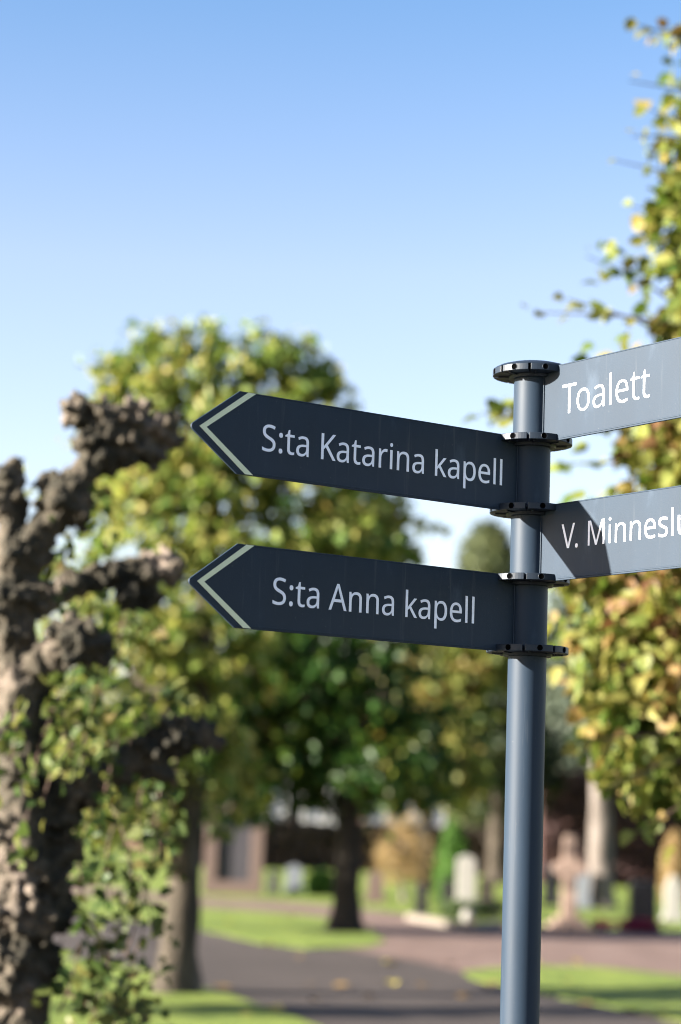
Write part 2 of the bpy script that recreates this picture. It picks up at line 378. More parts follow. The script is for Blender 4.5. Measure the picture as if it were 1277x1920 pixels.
def collar_mesh(R, th, bore, cut_depth=0.027, slot_w=0.0052):
    """ring with eight radial slots"""
    outer = []
    for k in range(8):
        a0 = SLOT0 + k * math.pi / 4
        hw = slot_w / 2
        da = math.asin(hw / R)
        ri = R - cut_depth
        dai = math.asin(hw / ri)
        outer += [(R * math.cos(a0 - da), R * math.sin(a0 - da)), (ri * math.cos(a0 - dai), ri * math.sin(a0 - dai)),
                  (ri * math.cos(a0 + dai), ri * math.sin(a0 + dai)), (R * math.cos(a0 + da), R * math.sin(a0 + da))]
        for j in range(1, 10):
            a = a0 + da + (math.pi / 4 - 2 * da) * j / 10
            outer.append((R * math.cos(a), R * math.sin(a)))
    n = len(outer)
    m = MB()
    inner = [(bore * math.cos(math.atan2(y, x)), bore * math.sin(math.atan2(y, x))) for x, y in outer]
    vs = [(x, y, 0) for x, y in outer] + [(x, y, th) for x, y in outer] + [(x, y, 0) for x, y in inner] + [(x, y, th) for x, y in inner]
    fs = []
    for i in range(n):
        j = (i + 1) % n
        fs += [(i, j, j + n, i + n), (i + n, j + n, j + 3 * n, i + 3 * n), (j, i, i + 2 * n, j + 2 * n), (j + 2 * n, i + 2 * n, i + 3 * n, j + 3 * n)]
    m.add(vs, fs)
    return m


for k in range(5):
    z0 = ZA + k * PITCHZ
    c = collar_mesh(COL_R, TH, TUBE_R + 0.0004).build("collar", COLLAR, post, (0, 0, z0), bevel=0.0009)
    hb = MB()
    # raised hub under the collar
    hb.tube([(0, 0, -0.006), (0, 0, -0.0005)], [0.0475, 0.0495], 64)
    for q in range(8):
        a = SLOT0 + q * math.pi / 4
        # shallow radial ribs on the underside
        d = Vector((math.cos(a + 0.16), math.sin(a + 0.16), 0)); s_ = Vector((-d.y, d.x, 0))
        vs = []
        for (u, v_, w) in ((0.048, -0.0016, -0.0025), (0.070, -0.0016, -0.0025), (0.070, 0.0016, -0.0025), (0.048, 0.0016, -0.0025),
                           (0.048, -0.0016, -0.0003), (0.070, -0.0016, -0.0003), (0.070, 0.0016, -0.0003), (0.048, 0.0016, -0.0003)):
            p = d * u + s_ * v_; vs.append((p.x, p.y, w))
        hb.add(vs, [(3, 2, 1, 0), (4, 5, 6, 7), (0, 1, 5, 4), (1, 2, 6, 5), (2, 3, 7, 6), (3, 0, 4, 7)])
    hb.build("hub", COLLAR, c)
    for q in range(8):
        a = SLOT0 + (q + 0.5) * math.pi / 4
        d = Vector((math.cos(a), math.sin(a), 0)); s_ = Vector((-d.y, d.x, 0))
        n = 20
        # screw socket: bevelled lip and a flat black disc painted as the bore's shade
        ring = []
        for (rad, off) in ((0.00655, 0.0001), (0.0062, 0.0007), (0.0057, 0.0004)):
            for j in range(n):
                t = 2 * math.pi * j / n
                p = d * (math.sqrt(COL_R ** 2 - (rad * math.cos(t)) ** 2) + off) + s_ * (rad * math.cos(t))
                ring.append((p.x, p.y, TH / 2 + rad * math.sin(t)))
        fs = []
        for r_ in range(2):
            for j in range(n):
                j2 = (j + 1) % n
                fs.append((r_ * n + j, r_ * n + j2, (r_ + 1) * n + j2, (r_ + 1) * n + j))
        fs.append(tuple(range(2 * n, 3 * n)))
        hh = MB(); hh.add(ring, fs)
        o_ = hh.build("screw_hole", COLLAR, c, smooth=True)
        o_.data.materials.append(HOLE_SHADE)
        for pl in o_.data.polygons:
            if len(pl.vertices) == n: pl.material_index = 1
    if k < 4:
        sl = MB()
        sl.tube([(0, 0, TH + 0.0002), (0, 0, PITCHZ - 0.0002)], [TUBE_R, TUBE_R], 96)
        sl.build("sleeve", PAINT, post, (0, 0, z0), smooth=True)

# domed cap on the top collar
cp = MB()
prof = [(0.0795, 0), (0.078, 0.002), (0.070, 0.0062), (0.055, 0.0105), (0.03, 0.013), (0.004, 0.014)]
cp.tube([(0, 0, z) for r, z in prof], [r for r, z in prof], 96)
cp.build("cap", COLLAR, post, (0, 0, ZA + 4 * PITCHZ + TH + 0.0003), smooth=True)


KERN = {'To': -45, 'Ka': -8, 'V.': -50}


def lay_text(txt):
    """glyph outlines set on one line: list of closed bezier splines, and the ink's x extent"""
    x = 0; sp = []
    for i, ch in enumerate(txt):
        adv, g = GL[ch]
        if i: x += KERN.get(txt[i - 1:i + 1], 0)
        for s in g:
            sp.append([(v + x if j % 2 == 0 else v) for j, v in enumerate(s)])
        x += adv
    xs = [s[j] for s in sp for j in range(2, len(s), 6)]
    return sp, min(xs), max(xs)


def glyph_fill(splines, half, thin=0.0):
    """one letter: closed outlines filled and given a thin edge"""
    cu = bpy.data.curves.new("glyph", 'CURVE')
    cu.dimensions = '2D'; cu.fill_mode = 'BOTH'; cu.resolution_u = 5
    cu.extrude = half
    cu.offset = -thin
    for s in splines:
        b = cu.splines.new('BEZIER')
        n = len(s) // 6
        b.bezier_points.add(n - 1)
        for i in range(n):
            p = b.bezier_points[i]
            p.handle_left_type = p.handle_right_type = 'FREE'
            q = s[i * 6:i * 6 + 6]
            p.handle_left, p.co, p.handle_right = (q[0], q[1], 0), (q[2], q[3], 0), (q[4], q[5], 0)
        b.use_cyclic_u = True
    tmp = bpy.data.objects.new("glyph", cu)
    col.objects.link(tmp)
    bpy.context.view_layer.update()
    me = bpy.data.meshes.new_from_object(tmp.evaluated_get(bpy.context.evaluated_depsgraph_get()))
    V = [tuple(v.co) for v in me.vertices]; F = [tuple(p.vertices) for p in me.polygons]
    bpy.data.objects.remove(tmp); bpy.data.curves.remove(cu); bpy.data.meshes.remove(me)
    return V, F


GLYPH_CACHE = {}


def text_mesh(name, txt, width, cap, thin=0.0):
    """flat lettering: x along the text from its left ink edge, y up from the baseline, thin in z"""
    sp, x0, x1 = lay_text(txt)
    sx = width / (x1 - x0)
    sy = cap / 572.6
    words = []; m = MB(); x = 0
    for i, ch in enumerate(txt + " "):
        if ch == " ":
            me = bpy.data.meshes.new(name)
            me.from_pydata(m.v, [], m.f); me.validate()
            words.append(me); m = MB()
            x += GL[" "][0]
            continue
        adv, g = GL[ch]
        if i: x += KERN.get(txt[i - 1:i + 1], 0)
        if (ch, thin) not in GLYPH_CACHE:
            GLYPH_CACHE[ch, thin] = glyph_fill([[v * 0.001 for v in s] for s in g], 0.001, thin)
        V, F = GLYPH_CACHE[ch, thin]
        m.add([((v[0] * 1000 + x - x0) * sx, v[1] * 1000 * sy, (0.00025 if v[2] > 0 else -0.00025)) for v in V], F)
        x += adv
    return words


PT = 0.0025   # half thickness of a panel


def rounded(poly, idx, r, n=6):
    """round the listed corners of a polygon"""
    out = []
    m = len(poly)
    for i, p in enumerate(poly):
        if i not in idx:
            out.append(p); continue
        a = Vector(poly[i - 1]) - Vector(p); b = Vector(poly[(i + 1) % m]) - Vector(p)
        a.normalize(); b.normalize()
        ang = a.angle(b)
        t = r / math.tan(ang / 2)
        c = Vector(p) + (a + b).normalized() * (r / math.sin(ang / 2))
        q0 = Vector(p) + a * t; q1 = Vector(p) + b * t
        a0 = math.atan2(q0.y - c.y, q0.x - c.x); a1 = math.atan2(q1.y - c.y, q1.x - c.x)
        d = (a1 - a0 + math.pi) % (2 * math.pi) - math.pi
        for k in range(n + 1):
            t_ = a0 + d * k / n
            out.append((c.x + r * math.cos(t_), c.y + r * math.sin(t_)))
    return out


def sign_panel(label, level, direction, tip, corner, left):
    z0 = ZA + level * PITCHZ
    d = direction
    poly = [(TUBE_R - 0.0006, 0), (corner, 0), (tip, HP / 2), (corner, HP), (TUBE_R - 0.0006, HP)]
    poly = rounded(poly, (2,), 0.007)
    m = MB()
    m.prism(poly, -PT, PT)
    o = m.build("sign_panel", PANEL, post, bevel=0.0007)
    ang = math.atan2(d.y, d.x)
    o.location = (0, 0, z0)
    o.rotation_euler = (0, 0, ang)
    o["label"] = label
    # which side faces the camera: local y runs to the left of the direction
    ysign = 1.0 if left else -1.0
    # folded edge along the underside and top
    e = MB()
    for zc in (0.0045, HP - 0.0022):
        h = 0.0035 if zc < 0.05 else 0.0018
        e.box((TUBE_R + 0.052, -PT - 0.0008, zc - h / 2 + 0.0003), (corner - 0.003, PT + 0.0008, zc + h / 2))
    e.build("edge_fold", PANEL, o, bevel=0.0006)
    # weld bead where the panel meets the sleeve
    wb = MB()
    wb.tube([(TUBE_R + 0.0008, ysign * (PT + 0.0012), TH + 0.002), (TUBE_R + 0.0008, ysign * (PT + 0.0012), HP - TH - 0.002)], [0.0016, 0.0016], 10)
    wb.build("seam", PAINT, o, smooth=True)
    return o, ysign


def letters(panel, ysign, txt, u0, u1, base, cap, left):
    """u0: ink start, u1: ink end, measured from the pole axis"""
    off = PT + 0.0006
    for me, w in zip(text_mesh("lettering", txt, abs(u1 - u0), cap, 0.0 if left else (0.007 if cap > 0.055 else 0.004)), txt.split(" ")):
        t = link("lettering", me, WHITE, panel)
        # local frame of the panel: x out from pole, y sideways, z up
        if left:   # reads from the tip towards the pole
            t.matrix_local = Matrix(((-1, 0, 0, u0), (0, 0, 1, off), (0, 1, 0, base), (0, 0, 0, 1)))
        else:
            t.matrix_local = Matrix(((1, 0, 0, u0), (0, 0, -1, -off), (0, 1, 0, base), (0, 0, 0, 1)))
        t["label"] = "white lettering reading " + w


def chevron(panel, ysign, tip, top0, top1):
    """pale arrow line: outer and inner apex and the two ends cut along the panel's edges"""
    m = MB()
    out_tip, in_tip = tip, tip - 0.0147
    y0, y1 = (PT + 0.0004, PT + 0.0009)
    m.prism([(out_tip, HP / 2 + 0.001), (top0, HP - 0.0007), (top1, HP - 0.0007), (in_tip, HP / 2 + 0.001),
             (top1, 0.0012), (top0, 0.0012)], y0 * ysign, y1 * ysign)
    m.build("arrow_stripe", CREAM, panel)


pk, ys = sign_panel("upper left dark panel lettered S:ta Katarina kapell", 2, D1, 0.7955, 0.6917, True)
chevron(pk, ys, 0.7747, 0.6749, 0.6578)
letters(pk, ys, "S:ta Katarina kapell", 0.6405, 0.0767, 0.0492, 0.0490, True)
pa, ys = sign_panel("lower left dark panel lettered S:ta Anna kapell", 0, D1, 0.7865, 0.6832, True)
chevron(pa, ys, 0.7657, 0.6660, 0.6489)
letters(pa, ys, "S:ta Anna kapell", 0.6052, 0.1385, 0.0490, 0.0490, True)
ptl, ys = sign_panel("upper right sunlit panel lettered Toalett", 3, D2, 0.7955, 0.6917, False)
letters(ptl, ys, "Toalett", 0.0947, 0.3443, 0.0495, 0.0597, False)
pv, ys = sign_panel("lower right panel lettered V. Minneslu with a shadow across it", 1, D2, 0.7955, 0.6917, False)
letters(pv, ys, "V. Minneslund", 0.0995, 0.0995 + 0.3123 * (lay_text("V. Minneslund")[2] - lay_text("V. Minneslund")[1]) / (lay_text("V. Minnesl")[2] - lay_text("V. Minnesl")[1]), 0.0608, 0.0487, False)

# ------------------------------------------------------------------ ground
GRASS = noise_mat("lawn_grass", [(0.2, (0.060, 0.100, 0.012)), (0.45, (0.115, 0.160, 0.020)), (0.62, (0.165, 0.205, 0.030)), (0.8, (0.20, 0.205, 0.045))], 1.6, 0.85, 0.9, 0.03, 60, detail=10)
PATH_SHADED = noise_mat("path_shaded_brown_grey", [(0.22, (0.027, 0.0195, 0.016)), (0.45, (0.041, 0.0302, 0.0252)), (0.6, (0.052, 0.039, 0.033)), (0.8, (0.074, 0.057, 0.049))], 0.55, 0.9, 0.6, 0.006, 90, detail=12)  # same path as the pinkish one, with shade put into its colour
PATH_SUNLIT = noise_mat("path_sunlit_pink", [(0.22, (0.082, 0.050, 0.038)), (0.5, (0.145, 0.092, 0.073)), (0.75, (0.20, 0.14, 0.114))], 1.4, 0.9, 0.8, 0.01, 60, detail=12)  # same path again, with sunlight put into its colour


def sheet(name, pix, z, mat, wob=0.05, thick=0.0, kind="structure"):
    """ground patch: outline given where it is seen, dropped on the ground, edges slightly ragged"""
    P = [ground(x, y, 0) for x, y in pix]
    Q = []
    n = len(P)
    for i in range(n):
        a, b = P[i], P[(i + 1) % n]
        k = max(1, int((b - a).length / 0.25))
        for j in range(k):
            p = a.lerp(b, j / k)
            p += Vector((mnoise.noise(p * 0.9), mnoise.noise(p * 0.9 + Vector((9, 3, 1))), 0)) * wob * 2 + Vector((mnoise.noise(p * 5), mnoise.noise(p * 5 + Vector((4, 7, 2))), 0)) * wob
            Q.append(p)
    m = MB()
    n = len(Q)
    if thick:
        vs = [(p.x, p.y, z - thick) for p in Q] + [(p.x, p.y, z) for p in Q]
        fs = [tuple(range(n, 2 * n))] + [(i, (i + 1) % n, (i + 1) % n + n, i + n) for i in range(n)]
    else:
        vs = [(p.x, p.y, z) for p in Q]; fs = [tuple(range(n))]
    m.add(vs, fs)
    o = m.build(name, mat)
    return tag(o, kind=kind)


g = MB()
N = 60
ext = 1500
g.add([(-ext, -ext, 0), (ext, -ext, 0), (ext, ext, 0), (-ext, ext, 0)], [(0, 1, 2, 3)])
tag(g.build("ground", GRASS), kind="structure")

# one path surface: shade painted into the front part, sunlight into the part behind
sheet("path", [(-700, 1705), (0, 1700), (150, 1708), (375, 1700), (620, 1712), (700, 1745), (860, 1815), (1400, 1838), (1500, 1945),
               (1277, 1932), (1100, 1990), (600, 1990), (560, 1912), (480, 1888), (375, 1855), (250, 1822), (0, 1790), (-700, 1770)], 0.004, PATH_SHADED, 0.04)
nb = MB(); nb.add([(-7, -14, .003), (9, -14, .003), (9, 12.2, .003), (-7, 12.2, .003)], [(0, 1, 2, 3)])  # unseen near paving, added to cut green bounce onto the sign panels
tag(nb.build("path", PATH_SHADED), kind="structure")
sheet("sunlit_path", [(-700, 1645), (0, 1655), (200, 1664), (375, 1683), (520, 1690), (640, 1700), (770, 1716), (850, 1728), (940, 1733), (1100, 1742), (1277, 1748), (1900, 1770),
                      (1900, 1890), (1277, 1836), (1000, 1822), (870, 1824), (760, 1800), (640, 1780), (560, 1775), (470, 1740), (375, 1704), (150, 1690), (0, 1690), (-700, 1690)], 0.008, PATH_SUNLIT, 0.04)
sheet("lawn_island", [(-700, 1672), (0, 1676), (150, 1680), (375, 1702), (520, 1712), (620, 1722), (690, 1742), (720, 1765), (690, 1777), (580, 1780), (480, 1768), (375, 1742), (150, 1712), (0, 1706), (-700, 1700)], 0.014, GRASS, 0.05, 0.012)
sheet("lawn_island", [(872, 1824), (905, 1816), (1000, 1812), (1110, 1815), (1277, 1832), (1900, 1880), (1900, 1985), (1277, 1918), (1130, 1886), (1040, 1871), (950, 1850), (890, 1836)], 0.014, GRASS, 0.05, 0.012)
sheet("lawn_front", [(-900, 1785), (0, 1788), (250, 1815), (375, 1852), (480, 1884), (560, 1908), (620, 1945), (500, 2080), (-900, 2080)], 0.014, GRASS, 0.05, 0.012)

# ------------------------------------------------------------------ foliage
TPL_FINE = (np.array([(0, 0, 0), (0, .45, -.02), (0, 1.0, -.10), (-.30, .12, .05), (-.40, .48, .10), (.30, .12, .05), (.40, .48, .10), (-.2, .80, .0), (.2, .80, .0)]),
            [(0, 1, 4, 3), (1, 2, 7, 4), (0, 5, 6, 1), (1, 6, 8, 2)])
TPL = (np.array([(0, 0, 0), (0, .5, -.03), (0, 1.0, -.10), (-.40, .42, .09), (.40, .42, .09)]),
       [(0, 1, 3), (1, 2, 3), (0, 4, 1), (1, 4, 2)])


def norm(a):
    return a / np.maximum(np.linalg.norm(a, axis=1, keepdims=True), 1e-9)


def leaf_mesh(name, P, A, Nn, S, mat, parent=None, tpl=TPL, loc=(0, 0, 0)):
    """one blade per point: base P, axis A, facing N, length S"""
    A = norm(A)
    X = norm(np.cross(A, Nn)); Z = np.cross(X, A)
    T, F = tpl
    k = len(T); n = len(P)
    bend = RNG.uniform(0.5, 2.2, (n, 1, 1))
    wid = RNG.uniform(0.75, 1.15, (n, 1, 1))
    V = P[:, None, :] + S[:, None, None] * (T[None, :, 0:1] * wid * X[:, None, :] + T[None, :, 1:2] * A[:, None, :] + T[None, :, 2:3] * bend * Z[:, None, :])
    V = V.reshape(-1, 3)
    me = bpy.data.meshes.new(name)
    loops, starts, tot = [], [], []
    base = np.arange(n) * k
    # faces grouped by template face
    lf = []
    for f in F:
        lf.append(base[:, None] + np.array(f)[None, :])
    me.vertices.add(len(V)); me.vertices.foreach_set("co", V.astype(np.float32).ravel())
    L = np.concatenate([a.ravel() for a in lf])
    sizes = np.concatenate([np.full(n, len(f)) for f in F])
    st = np.concatenate([[0], np.cumsum(sizes)[:-1]])
    me.loops.add(len(L)); me.loops.foreach_set("vertex_index", L.astype(np.int32))
    me.polygons.add(len(sizes)); me.polygons.foreach_set("loop_start", st.astype(np.int32)); me.polygons.foreach_set("loop_total", sizes.astype(np.int32))
    me.update(calc_edges=True)
    me.validate()
    return link(name, me, mat, parent, loc)


def rand_dirs(n):
    v = RNG.normal(size=(n, 3))
    return norm(v)


def clumps(lobes, n_clump, shell=0.55):
    """clump centres in the outer shell of a union of ellipsoids (c, r)"""
    vol = np.array([r[0] * r[1] * r[2] for c, r in lobes]) ** (2 / 3)
    pick = RNG.choice(len(lobes), n_clump, p=vol / vol.sum())
    C = np.array([lobes[i][0] for i in pick], float); R = np.array([lobes[i][1] for i in pick], float)
    d = rand_dirs(n_clump)
    rad = (shell + (1 - shell) * RNG.random((n_clump, 1)) ** 0.6)
    rad *= RNG.uniform(0.86, 1.10, (n_clump, 1))
    return C + d * R * rad, d


def crown_leaves(lobes, n_clump, per, csize, lsize, origin, shell=0.55, droop=0.7, zflat=0.7, facing=0.75):
    C, D = clumps(lobes, n_clump, shell)
    cs = csize * RNG.uniform(0.45, 1.35, n_clump)
    cnt = RNG.poisson(per, n_clump)
    idx = np.repeat(np.arange(n_clump), cnt)
    n = len(idx)
    off = RNG.normal(size=(n, 3)) * cs[idx][:, None] * np.array([0.6, 0.6, 0.6 * zflat])
    P = C[idx] + off
    A = D[idx] * 0.5 + rand_dirs(n) * 0.8 + np.array([0, 0, -droop])
    Nn = rand_dirs(n) * 0.9 + np.array([0, 0, 0.2]) + D[idx] * facing
    S = lsize * RNG.uniform(0.6, 1.3, n)
    return P - np.array(origin), A, Nn, S, C - np.array(origin)


def tree(label, base, trunk_pts, trunk_r, lobes, leafmat, barkmat, n_clump, per, csize, lsize, group=None, name="leafy_tree", cat="tree",
         shell=0.5, droop=0.7, limbs=14, flare=1.5, seg=16, tpl=TPL, twigs=None, facing=0.75):
    root = empty(name, base, label, cat, group)
    o = Vector(base)
    n = 26
    path = smooth_path([Vector(p) - o for p in trunk_pts], n)
    rr = lerp_list(trunk_r, n)
    for i in range(len(path)):
        z = path[i].z
        rr[i] *= 1 + (flare - 1) * math.exp(-max(z, 0) / 0.22)
    m = MB()
    m.tube(path, rr, seg, wob=0.22, seed=base[0])
    P, A, Nn, S, C = crown_leaves(lobes, n_clump, per, csize, lsize, base, shell, droop, facing=facing)
    tk = m.build("trunk", barkmat, root, smooth=True)
    # limbs from the upper trunk out to leaf clumps
    lb = MB()
    top = [p for p in path[int(n * 0.42):]]
    topr = rr[int(n * 0.42):]
    pick = RNG.choice(len(C), min(limbs * 4, len(C)), replace=False)
    for q, k in enumerate(pick):
        e = Vector(C[k])
        # leave the trunk a little below the clump
        cand = [i for i, p in enumerate(top) if p.z < e.z + 0.2]
        i = max(cand, key=lambda i: top[i].z - 0.8 * abs(e.z - top[i].z)) if cand else 0
        i = max(0, min(len(top) - 1, i - random.randint(0, 3)))
        a = top[i]
        big = q < limbs
        r0 = min(topr[i] * 0.6, 0.05 if big else 0.02)
        mid = a.lerp(e, 0.5) + Vector((random.uniform(-.12, .12), random.uniform(-.12, .12), random.uniform(0.0, .22))) * (e - a).length * 0.6
        pp = smooth_path([a, mid, e], 7)
        lb.tube(pp, lerp_list([r0, r0 * 0.55, 0.005], 7), 6, cap=False)
    lb.build("limbs", barkmat, root, smooth=True)
    leaf_mesh("crown", P, A, Nn, S, leafmat, root, tpl)
    return root


LIME = leaf_mat("lime_tree_leaf", [(0.0, (0.03136, 0.07392, 0.01568)), (0.22, (0.07392, 0.1322, 0.02688)), (0.45, (0.1568, 0.2072, 0.0448)), (0.66, (0.2632, 0.2688, 0.0672)), (0.85, (0.3472, 0.2968, 0.0952)), (0.97, (0.2632, 0.1512, 0.0616))], 0.42, 0.45)
LIME_GREEN = leaf_mat("green_lime_leaf", [(0.0, (0.007935, 0.02909, 0.006612)), (0.35, (0.01719, 0.05026, 0.009257)), (0.62, (0.03438, 0.0767, 0.0119)), (0.82, (0.09257, 0.1124, 0.01587)), (0.97, (0.1851, 0.1388, 0.03306))], 0.34, 0.42)
LIME_YELLOW = leaf_mat("yellowing_lime_leaf", [(0.0, (0.026, 0.062, 0.011)), (0.26, (0.075, 0.118, 0.021)), (0.50, (0.160, 0.185, 0.042)), (0.70, (0.240, 0.220, 0.060)), (0.84, (0.235, 0.150, 0.058)), (0.97, (0.12, 0.055, 0.028))], 0.40, 0.5)
OLIVE = leaf_mat("olive_foliage", [(0.0, (0.032, 0.043, 0.017)), (0.5, (0.060, 0.074, 0.028)), (0.97, (0.12, 0.125, 0.05))], 0.15, 0.6)
SILVER = leaf_mat("grey_green_foliage", [(0.0, (0.06, 0.080, 0.055)), (0.5, (0.10, 0.125, 0.09)), (0.97, (0.15, 0.175, 0.12))], 0.2, 0.6)
DARKLEAF = leaf_mat("dark_green_foliage", [(0.0, (0.007, 0.014, 0.005)), (0.5, (0.014, 0.026, 0.009)), (0.85, (0.04, 0.048, 0.013)), (0.97, (0.13, 0.095, 0.03))], 0.15, 0.5)
AUTUMN = leaf_mat("golden_foliage", [(0.0, (0.24, 0.15, 0.065)), (0.5, (0.31, 0.22, 0.105)), (0.97, (0.35, 0.28, 0.15))], 0.4, 0.6)
THUJA = leaf_mat("bright_conifer_foliage", [(0.0, (0.022, 0.065, 0.008)), (0.6, (0.055, 0.125, 0.014)), (0.97, (0.09, 0.165, 0.03))], 0.15, 0.6)
HEDGE = leaf_mat("dark_hedge_foliage", [(0.0, (0.045, 0.036, 0.026)), (0.6, (0.082, 0.060, 0.046)), (0.97, (0.15, 0.10, 0.075))], 0.15, 0.7)
REDHEDGE = leaf_mat("wine_brown_foliage", [(0.0, (0.0306, 0.017, 0.017)), (0.6, (0.0612, 0.034, 0.0323)), (0.97, (0.136, 0.0714, 0.0578))], 0.15, 0.7)


def lobe(x, y, d, rx, ry, depth=None):
    """ellipsoid seen at pixel (x, y) at distance d, half sizes in pixels"""
    p = at(x, y, d); k = d / FPX
    return (tuple(p), (rx * k, (depth or rx) * k, ry * k))


# left street tree: yellow green lime over the lawn
bL = ground(330, 1862)
dL = bL.y
tree("young lime tree with a tall yellow green crown on the front lawn", tuple(bL),
     [bL, at(340, 1720, dL), at(350, 1560, dL), at(372, 1300, dL), at(395, 1000, dL), at(405, 760, dL)], [0.155, 0.135, 0.125, 0.10, 0.06, 0.02],
     [lobe(390, 830, dL, 190, 190), lobe(280, 850, dL, 150, 190), lobe(530, 780, dL, 130, 140), lobe(260, 1080, dL, 210, 200), lobe(470, 960, dL, 230, 170), lobe(620, 790, dL, 80, 80), lobe(690, 900, dL, 80, 90), lobe(745, 985, dL, 60, 60), lobe(670, 1010, dL, 90, 60),
      lobe(230, 1300, dL, 220, 190), lobe(380, 1180, dL, 170, 150), lobe(190, 1440, dL, 200, 150), lobe(370, 1440, dL, 130, 110), lobe(340, 690, dL, 130, 85), lobe(250, 720, dL, 70, 60), lobe(540, 690, dL, 85, 65), lobe(120, 1380, dL, 150, 170), lobe(440, 640, dL, 60, 40)],
     LIME, BARK, 760, 24, 0.135, 0.105, shell=0.5, limbs=18, flare=1.45)

# tree in the middle of the lawn island
bM = ground(650, 1748)
dM = bM.y
tree("dark green lime tree with a black trunk on the left lawn island", tuple(bM),
     [bM, at(650, 1650, dM), at(656, 1540, dM), at(662, 1350, dM), at(668, 1150, dM), at(660, 1000, dM)], [0.17, 0.155, 0.145, 0.11, 0.06, 0.02],
     [lobe(640, 1220, dM, 190, 190), lobe(520, 1390, dM, 170, 150, 120), lobe(690, 1390, dM, 160, 150), lobe(430, 1330, dM, 120, 140, 70), lobe(450, 1460, dM, 110, 80), lobe(600, 1050, dM, 150, 150), lobe(700, 1100, dM, 80, 120), lobe(520, 1250, dM, 150, 170), lobe(760, 1410, dM, 100, 110), lobe(660, 980, dM, 90, 70)],
     LIME_GREEN, BARK_DARK, 780, 22, 0.19, 0.13, shell=0.45, limbs=18, flare=1.6)

# near right tree: yellowing lime, trunk just outside the picture
dR = 9.0
bR = at(1625, 1700, dR); bR.z = 0
rootR = tree("yellowing lime tree standing closest on the right behind the right hand sign panels", tuple(bR),
     [bR, at(1625, 1500, dR), at(1625, 1100, dR), at(1600, 700, dR), at(1590, 300, dR), at(1590, 60, dR)], [0.10, 0.085, 0.07, 0.055, 0.035, 0.012],
     [lobe(1560, 1250, dR, 440, 290), lobe(1500, 950, dR, 410, 290), lobe(1540, 700, dR, 400, 260), lobe(1570, 420, dR, 320, 260), lobe(1580, 150, dR, 290, 200), lobe(1390, 400, dR, 170, 160), lobe(1330, 300, dR, 100, 90), lobe(1150, 1180, dR, 110, 110), lobe(1130, 1080, dR, 80, 60), lobe(1290, 1420, dR, 140, 110), lobe(1210, 1450, dR, 90, 85), lobe(1215, 1320, dR, 100, 120), lobe(1400, 1380, dR, 230, 150), lobe(1330, 1130, dR, 230, 170), lobe(1330, 760, dR, 220, 150), lobe(1390, 560, dR, 200, 130)],
     LIME_YELLOW, BARK, 1500, 19, 0.11, 0.082, shell=0.42, limbs=40, flare=1.3, tpl=TPL_FINE)
# long side shoots reaching out to the left
tips = [((1400, 150), (1190, 45), 8.6, 9), ((1420, 230), (1180, 152), 8.8, 1), ((1400, 300), (1185, 255), 8.5, 5), ((1420, 400), (1150, 300), 8.9, 2), ((1380, 480), (1180, 385), 9.2, 2),
        ((1380, 640), (1000, 585), 8.6, 5), ((1360, 690), (1062, 560), 8.7, 8), ((1250, 830), (900, 775), 8.8, 14), ((1030, 815), (925, 760), 8.7, 12), ((1030, 805), (955, 785), 8.9, 8), ((1330, 620), (1100, 480), 9.3, 2), ((1350, 560), (1195, 440), 8.7, 6),
        ((1380, 1400), (1072, 1392), 8.5, 4), ((1380, 1420), (1130, 1480), 8.3, 5), ((1400, 1480), (1180, 1570), 8.2, 7), ((1380, 1250), (1075, 1270), 8.7, 6), ((1400, 330), (1210, 200), 9.1, 3),
        ((1420, 100), (1245, 60), 8.4, 9), ((1400, 520), (1160, 490), 8.9, 5), ((1300, 900), (1050, 870), 9.4, 8)]
for (a, b, d, nl) in tips:
    pa_, pb_ = at(a[0], a[1], d + 0.2), at(b[0], b[1], d)
    mid = pa_.lerp(pb_, 0.5) + Vector((0, 0, 0.04))
    pts = smooth_path([pa_ - bR, mid - bR, pb_ - bR], 9)
    sh = MB()
    sh.tube(pts, lerp_list([0.010, 0.006, 0.0022], 9), 6, cap=False)
    dirv = (pb_ - pa_).normalized()
    LP, LA, LN, LS = [], [], [], []
    for j in range(int(nl * 1.4)):
        t = 1.0 - 0.42 * (j / max(nl, 1)) ** 1.2
        p = pts[min(9, int(t * 9))]
        LP.append(p + Vector((random.gauss(0, .02), random.gauss(0, .02), random.gauss(0, .015))))
        LA.append(Vector((random.gauss(0, .7), random.gauss(0, .7), random.gauss(-.5, .5))) + dirv * 0.7)
        LN.append(Vector((random.gauss(0, 1), random.gauss(-.5, .6), random.gauss(.5, .6))))
        LS.append(random.uniform(0.042, 0.088))
    s_o = sh.build("side_shoot", TWIG, rootR, smooth=True)
    leaf_mesh("leaves", np.array(LP), np.array(LA), np.array(LN), np.array(LS), LIME_YELLOW, s_o, TPL_FINE)

# ------------------------------------------------------------------ the knobbly pollarded tree at the left edge
dB = 7.7
kB = dB / FPX
bB = at(20, 1990, dB); bB.z = 0
BURL = noise_mat("knobbly_bark", [(0.30, (0.007, 0.0065, 0.0045)), (0.43, (0.026, 0.023, 0.015)), (0.53, (0.070, 0.058, 0.041)), (0.62, (0.14, 0.112, 0.087)), (0.75, (0.29, 0.23, 0.19))], 4.0, 0.9, 1.0, 0.04, 22, detail=10)  # pale noise areas: bare wood, plus sunlit patches put into the colour
poll = empty("pollarded_tree", tuple(bB), "gnarled pollarded tree with knobbly brown burls at the left edge", "tree")


def bl(x, y, dd=0.0):
    return at(x, y, dB + dd) - bB


